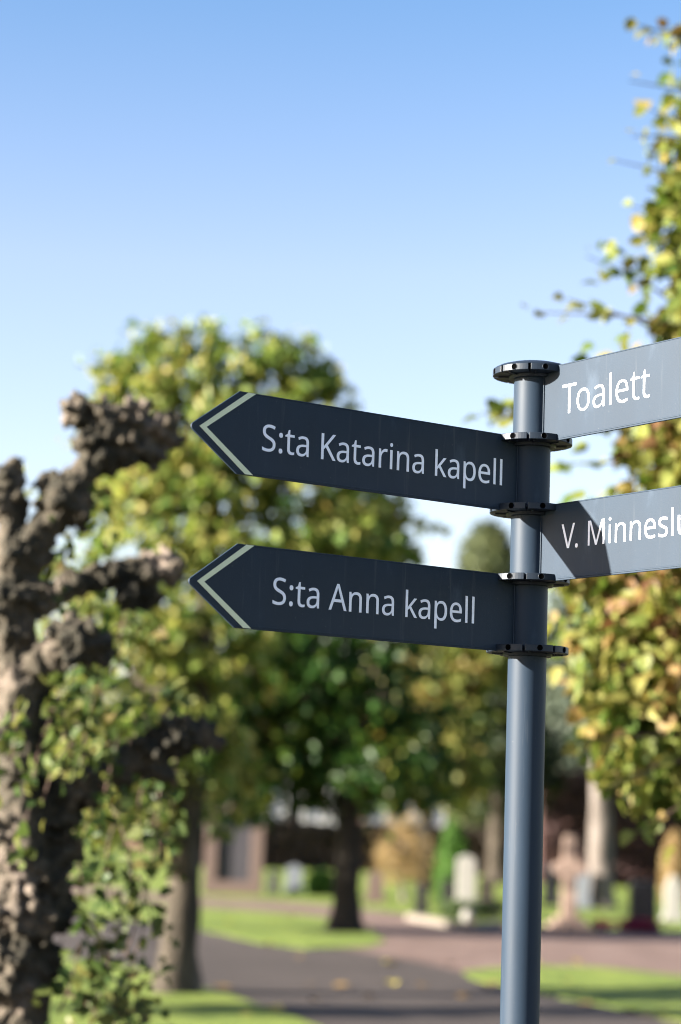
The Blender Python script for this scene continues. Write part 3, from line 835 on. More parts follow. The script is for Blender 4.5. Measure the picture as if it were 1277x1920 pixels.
bt = MB()
armspec = [
    ([Vector((0, 0, -0.1)), Vector((0, 0, 0.5)), bl(20, 1960), bl(30, 1750), bl(40, 1500), bl(35, 1300), bl(25, 1120), bl(20, 960)], [0.23, 0.18, 0.135, 0.12, 0.085, 0.08, 0.07, 0.05]),
    ([bl(30, 1080), bl(85, 990, -.02), bl(125, 935, -.03)], [0.075, 0.06, 0.05]),
    ([bl(120, 945, -.03), bl(160, 880, 0), bl(200, 830, .03), bl(270, 800, .08)], [0.055, 0.05, 0.055, 0.05]),
    ([bl(20, 980), bl(25, 930), bl(30, 885)], [0.055, 0.045, 0.03]),
    ([bl(40, 1260), bl(90, 1230, -.05), bl(150, 1205, -.09)], [0.07, 0.06, 0.055]),
    ([bl(40, 1150, .1), bl(140, 1095, .25), bl(230, 1075, .33), bl(300, 1065, .36)], [0.06, 0.05, 0.05, 0.045]),
    ([bl(50, 1520, .05), bl(130, 1478, .10), bl(220, 1440, .14), bl(310, 1392, .16), bl(390, 1378, .17)], [0.075, 0.065, 0.06, 0.055, 0.035]),
    ([bl(50, 1700, .05), bl(110, 1640, .08)], [0.10, 0.07]),
]
bt_knobs = [(18, 900, -.02, 46), (30, 872, 0, 26), (5, 940, -.03, 50), (70, 1000, 0, 36), (120, 935, -.04, 48), (150, 960, -.02, 34), (90, 905, 0, 34), (110, 985, 0, 34),
            (145, 775, .0, 36), (195, 795, .02, 46), (250, 780, .06, 36), (300, 800, .08, 38), (235, 845, .05, 44), (190, 860, .02, 40), (165, 830, 0, 36), (280, 850, .08, 34), (128, 765, 0, 18), (320, 830, .1, 26), (270, 765, .05, 22),
            (140, 1200, -.1, 52), (185, 1215, -.06, 38), (110, 1225, -.06, 34), (165, 1180, -.1, 28), (60, 1040, 0, 50), (25, 1040, -.04, 54), (15, 1130, -.04, 60), (60, 1110, -.02, 48),
            (20, 1190, -.05, 46), (70, 1290, .0, 36), (10, 1380, -.04, 54), (65, 1370, .0, 52), (30, 1440, -.05, 48), (70, 1450, 0, 34), (10, 1560, -.03, 66), (80, 1540, .02, 48),
            (50, 1630, -.06, 74), (95, 1660, .0, 62), (20, 1700, -.08, 70), (75, 1730, -.05, 66), (110, 1710, .02, 50), (30, 1790, -.06, 70), (85, 1800, 0, 56), (115, 1600, .05, 40), (60, 1860, -.05, 46), (10, 1850, -.1, 50), (40, 1930, 0, 60),
            (270, 1080, .34, 44), (315, 1066, .36, 40), (240, 1115, .3, 36), (200, 1080, .3, 34), (280, 1120, .34, 30),
            (330, 1385, .15, 46), (385, 1378, .17, 32), (280, 1410, .14, 46), (350, 1362, .15, 28), (225, 1445, .13, 44), (410, 1392, .18, 18), (300, 1440, .15, 34), (150, 1480, .1, 50), (90, 1500, .06, 50), (120, 1530, .08, 44)]
for pts, rad in armspec:
    n = 14
    bt.tube(smooth_path(pts, n), lerp_list(rad, n), 14, wob=0.35, seed=len(pts) + pts[0].x * 7)


def blob(m, c, r, seed, sub=3, rough=0.34, freq=2.1):
    bm = bmesh.new()
    bmesh.ops.create_icosphere(bm, subdivisions=sub, radius=1)
    sv = Vector((seed * 3.7, seed * 1.9, seed * 5.3))
    for v in bm.verts:
        d = v.co.normalized()
        k = 1 + rough * mnoise.noise(d * freq + sv) + rough * 0.55 * mnoise.noise(d * freq * 2.7 + sv)
        v.co = d * r * k
    m.add([Vector(c) + v.co for v in bm.verts], [tuple(v.index for v in f.verts) for f in bm.faces])
    bm.free()


def nub(m, c, d, ln, r, seed):
    """old cut shoot: a stubby spur grown over with bark"""
    d = d.normalized()
    a = d.cross(Vector((0.3, 0.2, 0.9))).normalized(); b = d.cross(a)
    bm = bmesh.new()
    bmesh.ops.create_icosphere(bm, subdivisions=2, radius=1)
    sv = Vector((seed * 2.3, seed * 4.1, seed))
    for v in bm.verts:
        k = 1 + 0.30 * mnoise.noise(v.co * 1.9 + sv)
        q = v.co * k
        v.co = a * q.x * r + b * q.y * r + d * q.z * ln
    m.add([Vector(c) + v.co for v in bm.verts], [tuple(v.index for v in f.verts) for f in bm.faces])
    bm.free()


for i, (x, y, dd, r) in enumerate(bt_knobs):
    c = bl(x, y, dd)
    rr_ = r * kB * (0.70 if x < 115 else 0.92)
    blob(bt, c, rr_ * 0.8, i)
    for j in range(15):
        d = Vector((random.gauss(0, 1), random.gauss(-.35, 1), random.gauss(.15, 1))).normalized()
        d2_ = (d + Vector((random.gauss(0, .35), random.gauss(0, .35), random.gauss(.1, .35)))).normalized()
        nub(bt, c + d * rr_ * random.uniform(0.7, 0.95), d2_, rr_ * random.uniform(0.28, 0.62), rr_ * random.uniform(0.13, 0.27), i * 31 + j)
raw = bt.build("trunk", BURL, poll)
md = raw.modifiers.new("fuse", 'REMESH'); md.mode = 'VOXEL'; md.voxel_size = 0.0075; md.use_smooth_shade = True
tx = bpy.data.textures.new("burl_lumps", 'CLOUDS'); tx.noise_scale = 0.045; tx.noise_depth = 4
d1_ = raw.modifiers.new("lumps", 'DISPLACE'); d1_.texture = tx; d1_.strength = 0.055; d1_.mid_level = 0.5
bpy.context.view_layer.update()
me = bpy.data.meshes.new_from_object(raw.evaluated_get(bpy.context.evaluated_depsgraph_get()))
raw.modifiers.clear()
old = raw.data; raw.data = me; me.name = "trunk"; bpy.data.meshes.remove(old)
me.materials.clear(); me.materials.append(BURL)
me.polygons.foreach_set("use_smooth", [True] * len(me.polygons))

# water shoots with leaves between and below the burls
SHOOT_LEAF = leaf_mat("pollard_shoot_leaf", [(0.0, (0.018, 0.038, 0.010)), (0.28, (0.045, 0.078, 0.020)), (0.52, (0.095, 0.120, 0.034)), (0.74, (0.155, 0.155, 0.045)), (0.88, (0.15, 0.10, 0.045)), (0.98, (0.09, 0.055, 0.03))], 0.4)
shoots = [((165, 1940), (205, 1800), (242, 1690), 0.0, 10), ((60, 1930), (95, 1840), (118, 1760), -.3, 3), ((215, 1930), (235, 1850), (275, 1720), 0.1, 9), ((235, 1790), (255, 1730), (262, 1660), 0.1, 8), ((110, 1900), (130, 1850), (150, 1770), -.2, 7),
          ((190, 1470), (230, 1560), (250, 1650), 0.0, 10), ((180, 1560), (205, 1450), (225, 1370), -.15, 10), ((120, 1650), (160, 1560), (180, 1480), -.1, 10), ((60, 1470), (75, 1400), (100, 1330), -.25, 7), ((90, 1330), (130, 1280), (170, 1240), .1, 8),
          ((150, 1440), (170, 1330), (200, 1260), .1, 12), ((220, 1450), (260, 1360), (300, 1290), .15, 12), ((280, 1420), (260, 1520), (270, 1610), .1, 10), ((330, 1420), (325, 1500), (310, 1580), .15, 9), ((130, 1480), (145, 1600), (160, 1700), .05, 8),
          ((20, 1420), (30, 1380), (25, 1330), -.3, 6), ((130, 930), (150, 900), (180, 905), -.05, 4), ((100, 880), (110, 890), (128, 870), -.05, 3), ((140, 1120), (125, 1100), (110, 1050), .1, 6), ((160, 1110), (140, 1150), (150, 1130), .2, 6),
          ((240, 1100), (235, 1150), (215, 1230), .2, 9), ((110, 1400), (150, 1320), (210, 1290), .0, 10), ((120, 1000), (140, 960), (190, 930), .0, 8), ((130, 1090), (120, 1040), (150, 980), .05, 8), ((190, 1200), (230, 1170), (270, 1180), .1, 9), ((60, 1260), (100, 1290), (150, 1300), -.05, 8), ((170, 900), (150, 920), (165, 960), .0, 5), ((150, 1500), (200, 1400), (260, 1350), .1, 10), ((230, 1500), (200, 1600), (210, 1700), .1, 9), ((80, 1500), (110, 1420), (140, 1390), -.1, 8), ((300, 1480), (290, 1560), (280, 1660), .2, 9), ((150, 1700), (190, 1760), (210, 1840), .0, 9), ((110, 1860), (160, 1880), (210, 1930), .0, 8), ((120, 1640), (170, 1650), (210, 1620), .1, 8), ((260, 1640), (280, 1700), (290, 1780), .1, 8), ((200, 1880), (230, 1900), (270, 1880), .0, 8), ((180, 1750), (200, 1850), (230, 1920), .0, 8), ((250, 1900), (262, 1850), (300, 1830), .05, 6),
          ((20, 1600), (40, 1560), (60, 1500), -.3, 5), ((30, 1350), (100, 1330), (150, 1360), -.2, 8), ((140, 1420), (120, 1360), (110, 1300), .05, 8)]
for a, b, c, dd, nl in shoots:
    dd += random.uniform(-.1, .5)
    pts = smooth_path([bl(*a, dd), bl(*b, dd - .05), bl(*c, dd - .08)], 10)
    sm_ = MB()
    sm_.tube(pts, lerp_list([0.0048, 0.0038, 0.0018], 10), 6, cap=False)
    LP, LA, LN, LS = [], [], [], []
    for j in range(int(nl * 2.5)):
        p = pts[random.randint(1, 10)]
        LP.append(p + Vector((random.gauss(0, .065), random.gauss(0, .06), random.gauss(0, .055))))
        LA.append(Vector((random.gauss(0, .8), random.gauss(-.2, .8), random.gauss(-.4, .6))))
        LN.append(Vector((random.gauss(-.2, .9), random.gauss(-.5, .7), random.gauss(.4, .6))))
        LS.append(random.uniform(0.028, 0.08))
    s_o = sm_.build("shoot", TWIG, poll, smooth=True)
    leaf_mesh("leaves", np.array(LP), np.array(LA), np.array(LN), np.array(LS), SHOOT_LEAF, s_o, TPL_FINE)

# ------------------------------------------------------------------ trees and hedges in the distance
def column_tree(label, px, py_base, top_y, half_w, d, mat, name, n=2600, size=0.12, profile=None, cat="tree", trunk=0.10, barkmat=None, z_from=0.0, group=None):
    """clipped or columnar evergreen: foliage skin over a turned body"""
    b = at(px, py_base, d); b.z = 0
    root = empty(name, tuple(b), label, cat, group)
    ht = at(px, top_y, d).z
    hw = half_w * d / FPX
    prof = profile or [(0, .85), (.25, 1.0), (.6, .95), (.82, .72), (.93, .45), (1, .06)]
    zs_ = RNG.random(n)
    rr_ = np.interp(zs_, [p[0] for p in prof], [p[1] for p in prof])
    keep = RNG.random(n) < rr_ + 0.15
    zs_, rr_ = zs_[keep], rr_[keep]
    m = len(zs_)
    t = RNG.uniform(0, 2 * math.pi, m)
    lump = np.array([1 + 0.16 * mnoise.noise(Vector((math.cos(a) * 1.6, math.sin(a) * 1.6, z * ht * 0.9 + px))) for a, z in zip(t, zs_)])
    rad = rr_ * hw * lump * (0.80 + 0.24 * RNG.random(m))
    P = np.stack([rad * np.cos(t), rad * np.sin(t), z_from + zs_ * (ht - z_from)], 1)
    D = np.stack([np.cos(t), np.sin(t), np.full(m, 0.5)], 1)
    A = D * 0.6 + rand_dirs(m) * 0.5 + np.array([0, 0, 0.5])
    leaf_mesh("crown", P, A, D + rand_dirs(m) * 0.7, size * RNG.uniform(.6, 1.3, m), mat, root)
    # dense inner body, same foliage
    bm_ = MB()
    pr = [(z, max(r * 0.80, 0.02)) for z, r in prof]
    bm_.tube([(0, 0, z_from + z * (ht - z_from)) for z, r in pr], [r * hw for z, r in pr], 20, wob=0.2, seed=px)
    bm_.build("inner_growth", mat, root, smooth=True)
    tk = MB()
    tk.tube([(0, 0, -0.02), (0, 0, max(z_from, 0.25) + 0.3)], [trunk * 1.2, trunk], 12, wob=.15)
    tk.build("trunk", barkmat or BARK_DARK, root, smooth=True)
    return root


column_tree("tall round topped olive green conifer rising far behind between the sign panels and the pole", 898, 1640, 978, 62, 62, OLIVE, "conifer_tree", n=5200, size=0.20,
            profile=[(0, .9), (.4, 1.0), (.78, .98), (.9, .82), (.96, .58), (1, .12)], trunk=.2)
column_tree("small bright green cone shaped conifer behind the white headstone", 848, 1650, 1537, 30, 34, THUJA, "cone_conifer", n=2200, size=0.06,
            profile=[(0, .7), (.15, .95), (.4, 1.0), (.7, .78), (.9, .42), (1, .06)], trunk=.03, cat="conifer")
column_tree("golden yellow columnar shrub behind the cream headstone at the right edge", 1264, 1700, 1560, 24, 39, AUTUMN, "golden_shrub", n=1200, size=0.07, cat="shrub", trunk=.03)
column_tree("low rounded light green bush left of the black trunk", 600, 1680, 1632, 27, 37, THUJA, "round_bush", n=1000, size=0.06, cat="bush", profile=[(0, .8), (.3, 1), (.7, .85), (.9, .5), (1, .1)], trunk=.02)

bW = at(1060, 1690, 50.0); bW.z = 0
dW = 50.0
tree("grey green weeping tree far behind just right of the pole", tuple(bW), [bW, at(1060, 1560, dW), at(1062, 1420, dW), at(1064, 1250, dW), at(1066, 1140, dW)], [0.2, .17, .13, .09, .03],
     [lobe(1062, 1170, dW, 55, 100), lobe(1062, 1220, dW, 60, 110), lobe(1035, 1450, dW, 50, 90), lobe(1100, 1460, dW, 50, 80), lobe(1050, 1370, dW, 62, 130), lobe(1085, 1400, dW, 60, 120), lobe(1040, 1250, dW, 45, 110), lobe(1085, 1270, dW, 48, 110)], SILVER, BARK_DARK, 420, 20, 0.30, 0.16, droop=1.6, limbs=8, name="weeping_tree")
bO = at(930, 1672, 46.0); bO.z = 0
tree("broad dark tree with a brown trunk standing directly behind the pole", tuple(bO), [bO, at(930, 1600, 46), at(932, 1500, 46), at(930, 1380, 46), at(930, 1260, 46)], [0.20, .18, .15, .10, .04],
     [lobe(920, 1400, 46, 100, 120), lobe(990, 1420, 46, 60, 90), lobe(900, 1300, 46, 75, 90), lobe(960, 1310, 46, 50, 90)], DARKLEAF, BARK, 420, 22, 0.24, 0.15, limbs=10)
bY = at(800, 1678, 41.0); bY.z = 0
tree("tree with golden yellow leaves between the dark green lime and the pole", tuple(bY), [bY, at(800, 1560, 41), at(802, 1440, 41), at(805, 1300, 41), at(808, 1230, 41)], [0.16, .14, .11, .07, .03],
     [lobe(800, 1400, 41, 80, 100), lobe(850, 1350, 41, 60, 110), lobe(820, 1260, 41, 80, 80), lobe(900, 1230, 41, 70, 60), lobe(760, 1450, 41, 80, 60), lobe(840, 1460, 41, 70, 50), lobe(730, 1380, 41, 60, 70)], LIME_YELLOW, BARK_DARK, 460, 18, 0.28, 0.17, limbs=10)
bP = ground(1128, 1702)
tree("tree with a pale sunlit trunk beside the stone cross", tuple(bP), [bP, at(1127, 1640, bP.y), at(1126, 1540, bP.y), at(1130, 1400, bP.y), at(1150, 1200, bP.y)], [0.21, .20, .19, .15, .06],
     [lobe(1200, 1310, bP.y, 100, 130), lobe(1240, 1350, bP.y, 100, 120), lobe(1190, 1180, bP.y, 80, 110), lobe(1230, 1200, bP.y, 110, 130)], LIME_GREEN, BARK_PALE, 420, 20, 0.28, 0.15, limbs=10, flare=1.25)
bG = ground(757, 1690)
tree("small golden orange ornamental tree with pale stems left of the green cone conifer", tuple(bG), [bG, at(755, 1670, bG.y), at(756, 1630, bG.y), at(757, 1580, bG.y)], [0.045, .04, .03, .01],
     [lobe(757, 1585, bG.y, 45, 50), lobe(735, 1620, bG.y, 30, 36), lobe(785, 1625, bG.y, 32, 32), lobe(760, 1545, bG.y, 22, 25)], AUTUMN, BARK_PALE, 260, 12, 0.16, 0.055, limbs=10, flare=1.2, name="ornamental_tree", droop=.2)


def hedge(label, x0, x1, d, z, depth, mat, name="clipped_hedge", n=5000, size=0.11):
    a = at(x0, 1600, d); b = at(x1, 1600, d)
    root = empty(name, ((a.x + b.x) / 2, d, 0), label, "hedge")
    L = b.x - a.x
    m = MB(); m.box((-L / 2, -depth / 2 + .1, 0), (L / 2, depth / 2 - .1, z - .1))
    m.build("inner_growth", mat, root)
    u = RNG.uniform(-L / 2, L / 2, n); w = RNG.random(n)
    topm = w < 0.3
    P = np.stack([u, np.where(topm, RNG.uniform(-depth / 2, depth / 2, n), -depth / 2 + 0.12 * RNG.random(n)), np.where(topm, z - .12 * RNG.random(n), z * RNG.random(n))], 1)
    P[:, 2] += 0.10 * np.array([mnoise.noise(Vector((x * .9 + d, 0, 0))) for x in u]) * (P[:, 2] / z)
    A = rand_dirs(n) + np.array([0, -.3, .5])
    leaf_mesh("foliage", P, A, rand_dirs(n) + np.array([0, -.8, .4]), size * RNG.uniform(.6, 1.3, n), mat, root)
    return root


bZ = at(60, 1640, 50.0); bZ.z = 0
tree("pale green tree far behind the knobbly pollarded tree at the left edge", tuple(bZ), [bZ, at(60, 1560, bZ.y), at(62, 1400, bZ.y), at(66, 1250, bZ.y)], [0.2, .17, .12, .04],
     [lobe(60, 1320, bZ.y, 150, 150), lobe(180, 1400, bZ.y, 120, 120), lobe(-40, 1400, bZ.y, 130, 130), lobe(90, 1480, bZ.y, 150, 100)], LIME, BARK_DARK, 420, 20, 0.28, 0.16, limbs=10)
bS = Vector((-8.3, 14.0, 0))
tree("slender lime tree left of the picture whose shadow crosses the path", tuple(bS), [bS, bS + Vector((0, 0, 1.5)), bS + Vector((.05, 0, 3)), bS + Vector((.05, .05, 3.9))], [0.12, .10, .07, .03],
     [((-8.3, 14, 2.5), (.5, .42, .6)), ((-8.3, 14.05, 3.2), (.5, .42, .7)), ((-8.3, 14, 3.8), (.35, .3, .4))], LIME, BARK, 110, 20, 0.16, 0.10, limbs=6)
bT = Vector((-9.2, 24.15, 0))
tree("round lime tree left of the picture shading the black trunk", tuple(bT), [bT, bT + Vector((0, 0, 2.0)), bT + Vector((.05, 0, 3.6)), bT + Vector((.05, .05, 5.0))], [0.16, .14, .10, .03],
     [((-9.2, 24.1, 3.9), (1.0, 1.0, 1.0)), ((-9.2, 24.3, 4.9), (1.0, 1.0, .9)), ((-9.3, 24.0, 3.5), (.8, .9, .7))], LIME, BARK, 300, 22, 0.2, 0.11, limbs=10)
hedge("long dark clipped hedge far behind the graves in the middle", 300, 1010, 52, 1.05, 1.2, HEDGE, n=6000, size=.16)
hedge("wine brown hedge far behind the graves on the right", 1010, 1700, 48, 2.4, 1.4, REDHEDGE, n=6000, size=.16)

# ------------------------------------------------------------------ brick house beyond the hedge
BRICK, nt, b, out = new_mat("dark_red_brick")
bt_ = nt.nodes.new("ShaderNodeTexBrick")
bt_.inputs["Color1"].default_value = (0.13, 0.055, 0.042, 1); bt_.inputs["Color2"].default_value = (0.18, 0.08, 0.058, 1); bt_.inputs["Mortar"].default_value = (0.26, 0.23, 0.20, 1)
bt_.inputs["Scale"].default_value = 4.0; bt_.inputs["Mortar Size"].default_value = 0.014
tc = nt.nodes.new("ShaderNodeTexCoord"); mp = nt.nodes.new("ShaderNodeMapping"); mp.inputs["Rotation"].default_value = (math.radians(90), 0, 0)
nt.links.new(tc.outputs["Object"], mp.inputs[0]); nt.links.new(mp.outputs[0], bt_.inputs[0]); nt.links.new(bt_.outputs[0], b.inputs["Base Color"]); b.inputs["Roughness"].default_value = 0.9
ROOF = noise_mat("brown_roof_tiles", [(0.3, (0.07, 0.045, 0.038)), (0.7, (0.13, 0.085, 0.07))], 3, 0.85, 0.6, 0.05, 9, stretch=(.3, 1, 1))
GLASS = noise_mat("window_glass", [(0.3, (0.09, 0.10, 0.13)), (0.7, (0.12, 0.13, 0.16))], 2, 0.06, 0, spec=1.0)
WOOD_W = noise_mat("white_painted_wood", [(0.3, (0.3024, 0.3024, 0.3108)), (0.7, (0.336, 0.336, 0.336))], 12, 0.5, 0)
DOOR = noise_mat("grey_door", [(0.3, (0.10, 0.11, 0.13)), (0.7, (0.14, 0.15, 0.17))], 8, 0.5, 0)


def house(label, x0, x1, d, wall_h, roof_h, depth, windows, door=None):
    a = at(x0, 1600, d).x; b_ = at(x1, 1600, d).x
    root = empty("brick_house", ((a + b_) / 2, d, 0), label, "house")
    L = b_ - a
    m = MB(); m.box((-L / 2, 0, 0), (L / 2, depth, wall_h)); w = m.build("wall", BRICK, root)
    m = MB(); ov = .35
    m.add([(-L / 2 - ov, -ov, wall_h - .05), (L / 2 + ov, -ov, wall_h - .05), (L / 2 + ov, depth + ov, wall_h - .05), (-L / 2 - ov, depth + ov, wall_h - .05), (-L / 2 - ov, depth / 2, wall_h + roof_h), (L / 2 + ov, depth / 2, wall_h + roof_h)],
          [(0, 1, 5, 4), (2, 3, 4, 5), (0, 4, 3), (1, 2, 5), (3, 2, 1, 0)])
    r = m.build("roof", ROOF, root)
    m = MB(); m.box((L * .2, depth / 2 - .3, wall_h + roof_h * .6), (L * .2 + .7, depth / 2 + .3, wall_h + roof_h + .9)); m.build("chimney", BRICK, r)
    for (wx, wz, ww, wh) in windows:
        cx = at(wx, 1600, d).x - (a + b_) / 2
        m = MB(); t_ = .09
        m.box((cx - ww / 2, -.04, wz), (cx - ww / 2 + t_, .02, wz + wh)); m.box((cx + ww / 2 - t_, -.04, wz), (cx + ww / 2, .02, wz + wh))
        m.box((cx - ww / 2 + t_, -.038, wz), (cx + ww / 2 - t_, .02, wz + t_)); m.box((cx - ww / 2 + t_, -.038, wz + wh - t_), (cx + ww / 2 - t_, .02, wz + wh))
        m.box((cx - .03, -.036, wz + t_), (cx + .03, .02, wz + wh - t_))
        f = m.build("window", WOOD_W, root)
        m = MB(); m.box((cx - ww / 2 + t_, -.012, wz + t_), (cx + ww / 2 - t_, -.006, wz + wh - t_)); m.build("pane", GLASS, f)
    if door:
        cx = at(door, 1600, d).x - (a + b_) / 2
        m = MB(); m.box((cx - .55, -.05, .02), (cx + .55, .02, 2.2)); dd_ = m.build("door", DOOR, root, bevel=.02)
        m = MB(); m.box((cx + .38, -.10, 1.0), (cx + .44, -.051, 1.2)); m.build("handle", WOOD_W, dd_)
    return root


house("long dark red brick house with white windows behind the middle tree", 230, 1000, 64, 3.0, 3.4, 8, [(300, 1.0, 1.3, 1.5), (420, 1.0, 1.3, 1.5), (525, 1.0, 1.4, 1.5), (572, 1.0, 1.4, 1.5), (622, .9, .9, 1.7), (720, 1.0, 1.3, 1.5), (830, 1.0, 1.3, 1.5), (885, 1.0, 1.5, 1.6), (960, 1.0, 1.3, 1.5)], door=770)

# ------------------------------------------------------------------ graves
def stone_mat(name, c, v=0.25, scale=30, rough=0.75):
    return noise_mat(name, [(0.25, tuple(x * (1 - v) for x in c)), (0.75, tuple(min(1, x * (1 + v)) for x in c))], scale, rough, 0.4, 0.004, scale * 2, detail=8)


LIMESTONE = stone_mat("pale_limestone", (0.2503, 0.2403, 0.2153), .12)
SUN_PATCH_CREAM = stone_mat("sun_patch_cream", (0.1395, 0.1186, 0.09765))
PINKSTONE = stone_mat("pink_granite", (0.1038, 0.07111, 0.05958))
SANDSTONE = stone_mat("weathered_sandstone", (0.2348, 0.1655, 0.1302))
GREYSTONE = stone_mat("blue_grey_granite", (0.1364, 0.1488, 0.1674))
BLACKSTONE = stone_mat("dark_polished_granite", (0.0217, 0.01984, 0.02108), .3, rough=.35)
DARKPLATE = stone_mat("dark_slate_plate", (0.0434, 0.0403, 0.0465), .2, rough=.5)


def headstone(label, px, py, top, half, mat, shape="arch", d=None, depth=0.14, plinth=True, name="headstone", group="headstones in the cemetery"):
    b = ground(px, py)
    dd = b.y
    k = dd / FPX
    root = empty(name, tuple(b), label, "gravestone", group)
    h = (py - top) * k; w = half * k
    ph = 0.10 if plinth else 0.0
    if shape == "arch":
        prof = [(-w, ph), (w, ph), (w, h - w * .7)] + [(w * math.cos(t), h - w * .7 + w * .7 * math.sin(t)) for t in np.linspace(0, math.pi, 15)[1:-1]] + [(-w, h - w * .7)]
    elif shape == "gable":
        prof = [(-w, ph), (w, ph), (w, h * .88), (0, h), (-w, h * .88)]
    elif shape == "shoulder":
        prof = [(-w, ph), (w, ph), (w, h * .78), (w * .75, h * .80), (w * .62, h * .92), (w * .3, h), (-w * .3, h), (-w * .62, h * .92), (-w * .75, h * .80), (-w, h * .78)]
    else:
        prof = [(-w, ph), (w, ph), (w * .97, h), (-w * .97, h)]
    m = MB(); m.prism(prof, -depth / 2, depth / 2)
    m.build("slab", mat, root, bevel=.008)
    if plinth:
        m = MB(); m.box((-w * 1.25, -depth * .9, -.02), (w * 1.25, depth * .9, ph - .002)); m.build("plinth", mat, root, bevel=.008)
    return root


headstone("bright white round topped headstone on a green planted grave behind the cone conifer's foot", 872, 1722, 1607, 17, LIMESTONE)
headstone("cream headstone with a shoulder at the right edge below the golden shrub", 1262, 1727, 1645, 15, LIMESTONE, "shoulder")
headstone("narrow pale blue grey headstone between the stone cross and the pale trunk", 1094, 1702, 1632, 11, GREYSTONE, "gable")
headstone("tall dark slab headstone immediately right of the pole", 1033, 1697, 1624, 13, DARKPLATE, "flat")
headstone("rounded pinkish headstone right of the black trunk", 703, 1692, 1636, 15, PINKSTONE)
headstone("low black headstone below the golden orange tree", 790, 1712, 1658, 11, BLACKSTONE)
headstone("black headstone left of the white round topped one", 838, 1716, 1652, 11, BLACKSTONE, "flat")
headstone("grey headstone with a gable top left of the round bush", 551, 1674, 1622, 14, GREYSTONE, "gable")
headstone("dark teal grey headstone beside the pink framed monument", 512, 1674, 1634, 9, DARKPLATE, "arch")
headstone("brownish headstone at the foot of the tree behind the pole", 912, 1694, 1648, 13, SANDSTONE, "flat")

# pink framed monument with a dark plate
b = ground(436, 1676); k = b.y / FPX
root = empty("framed_monument", tuple(b), "wide pink granite monument framing a dark plate at the left behind the lawn island", "gravestone", "headstones in the cemetery")
w, h = 54 * k, 165 * k
m = MB(); m.box((-w, -.12, 0), (w, .14, .22)); m.build("plinth", PINKSTONE, root, bevel=.01)
for s_ in (-1, 1):
    m = MB(); m.box((min(s_ * w, s_ * w * .58), -.10, .2205), (max(s_ * w, s_ * w * .58), .12, h - .16)); m.build("pier", PINKSTONE, root, bevel=.01)
m = MB(); m.box((-w * 1.03, -.12, h - .1595), (w * 1.03, .14, h)); m.build("lintel", PINKSTONE, root, bevel=.01)
m = MB(); m.box((-w * .578, -.02, .2205), (w * .578, .05, h - .1605)); m.build("plate", DARKPLATE, root)

# sandstone cross on a stepped base
b = ground(1066, 1742); k = b.y / FPX
root = empty("stone_cross", tuple(b), "weathered sandstone cross with rounded arms on a stepped base right of the pole", "gravestone")
h = 172 * k; sw = 12.5 * k; aw = 31 * k; az = h - 62 * k; ah = 13 * k
prof = [(-sw * 1.15, .16), (sw * 1.15, .16), (sw, az - ah - .05), (sw * 1.15, az - ah)]
prof += [(aw * .8, az - ah * .8), (aw, az - ah * .4), (aw, az + ah * .4), (aw * .8, az + ah * .8), (sw * 1.05, az + ah)]
prof += [(sw * .9, h - .05), (sw * .55, h), (-sw * .55, h), (-sw * .9, h - .05)]
prof += [(-sw * 1.05, az + ah), (-aw * .8, az + ah * .8), (-aw, az + ah * .4), (-aw, az - ah * .4), (-aw * .8, az - ah * .8), (-sw * 1.15, az - ah), (-sw, az - ah - .05)]
m = MB(); m.prism(prof, -.08, .08); m.build("cross_shaft", SANDSTONE, root, bevel=.012)
m = MB(); m.box((-.28, -.24, -.02), (.28, .24, .079)); m.box((-.20, -.16, .08), (.20, .16, .159)); m.build("stepped_base", SANDSTONE, root, bevel=.012)

# dark monument with cap
b = ground(1204, 1748); k = b.y / FPX
root = empty("dark_monument", tuple(b), "tall dark granite monument with magenta flowers at its foot on the right", "gravestone")
w, h = 25 * k, 92 * k
m = MB(); m.box((-w * 1.25, -.2, -.02), (w * 1.25, .2, .12)); m.build("plinth", BLACKSTONE, root, bevel=.01)
m = MB(); m.prism([(-w, .1205), (w, .1205), (w * .96, h * .92), (w * .8, h), (-w * .8, h), (-w * .96, h * .92)], -.12, .12); m.build("slab", BLACKSTONE, root, bevel=.01)

MAGENTA = leaf_mat("magenta_flowers", [(0, (0.124, 0.00744, 0.031)), (.6, (0.186, 0.0124, 0.0558)), (.97, (0.062, 0.062, 0.0186))], .2, .6)
PLANT = leaf_mat("low_green_planting", [(0, (0.0248, 0.0496, 0.0124)), (.6, (0.0558, 0.093, 0.0248)), (.97, (0.155, 0.1736, 0.0868))], .25, .6)


def flowerbed(label, px, py, half, h, mat, n=500, size=.06, name="flower_bed", cat="flowers", tall=1.0):
    b = ground(px, py); k = b.y / FPX
    w = half * k
    root = empty(name, tuple(b), label, cat)
    P = np.stack([RNG.normal(0, w * .5, n), RNG.normal(0, w * .3, n), h * RNG.random(n) ** .7], 1)
    leaf_mesh("foliage", P, rand_dirs(n) + np.array([0, 0, .8]), rand_dirs(n), size * RNG.uniform(.6, 1.3, n), mat, root)
    return root


flowerbed("magenta flowers planted at the foot of the dark monument", 1196, 1750, 34, .16, MAGENTA)
flowerbed("small patch of red flowers left of the dark monument's flowers", 1128, 1744, 16, .10, MAGENTA, 260)
flowerbed("green planting around the foot of the white headstone", 862, 1727, 30, .26, PLANT, 800, name="grave_planting", cat="plants")
flowerbed("dark green planting on the grave right of the white headstone", 915, 1724, 26, .24, DARKLEAF, 700, name="grave_planting", cat="plants")

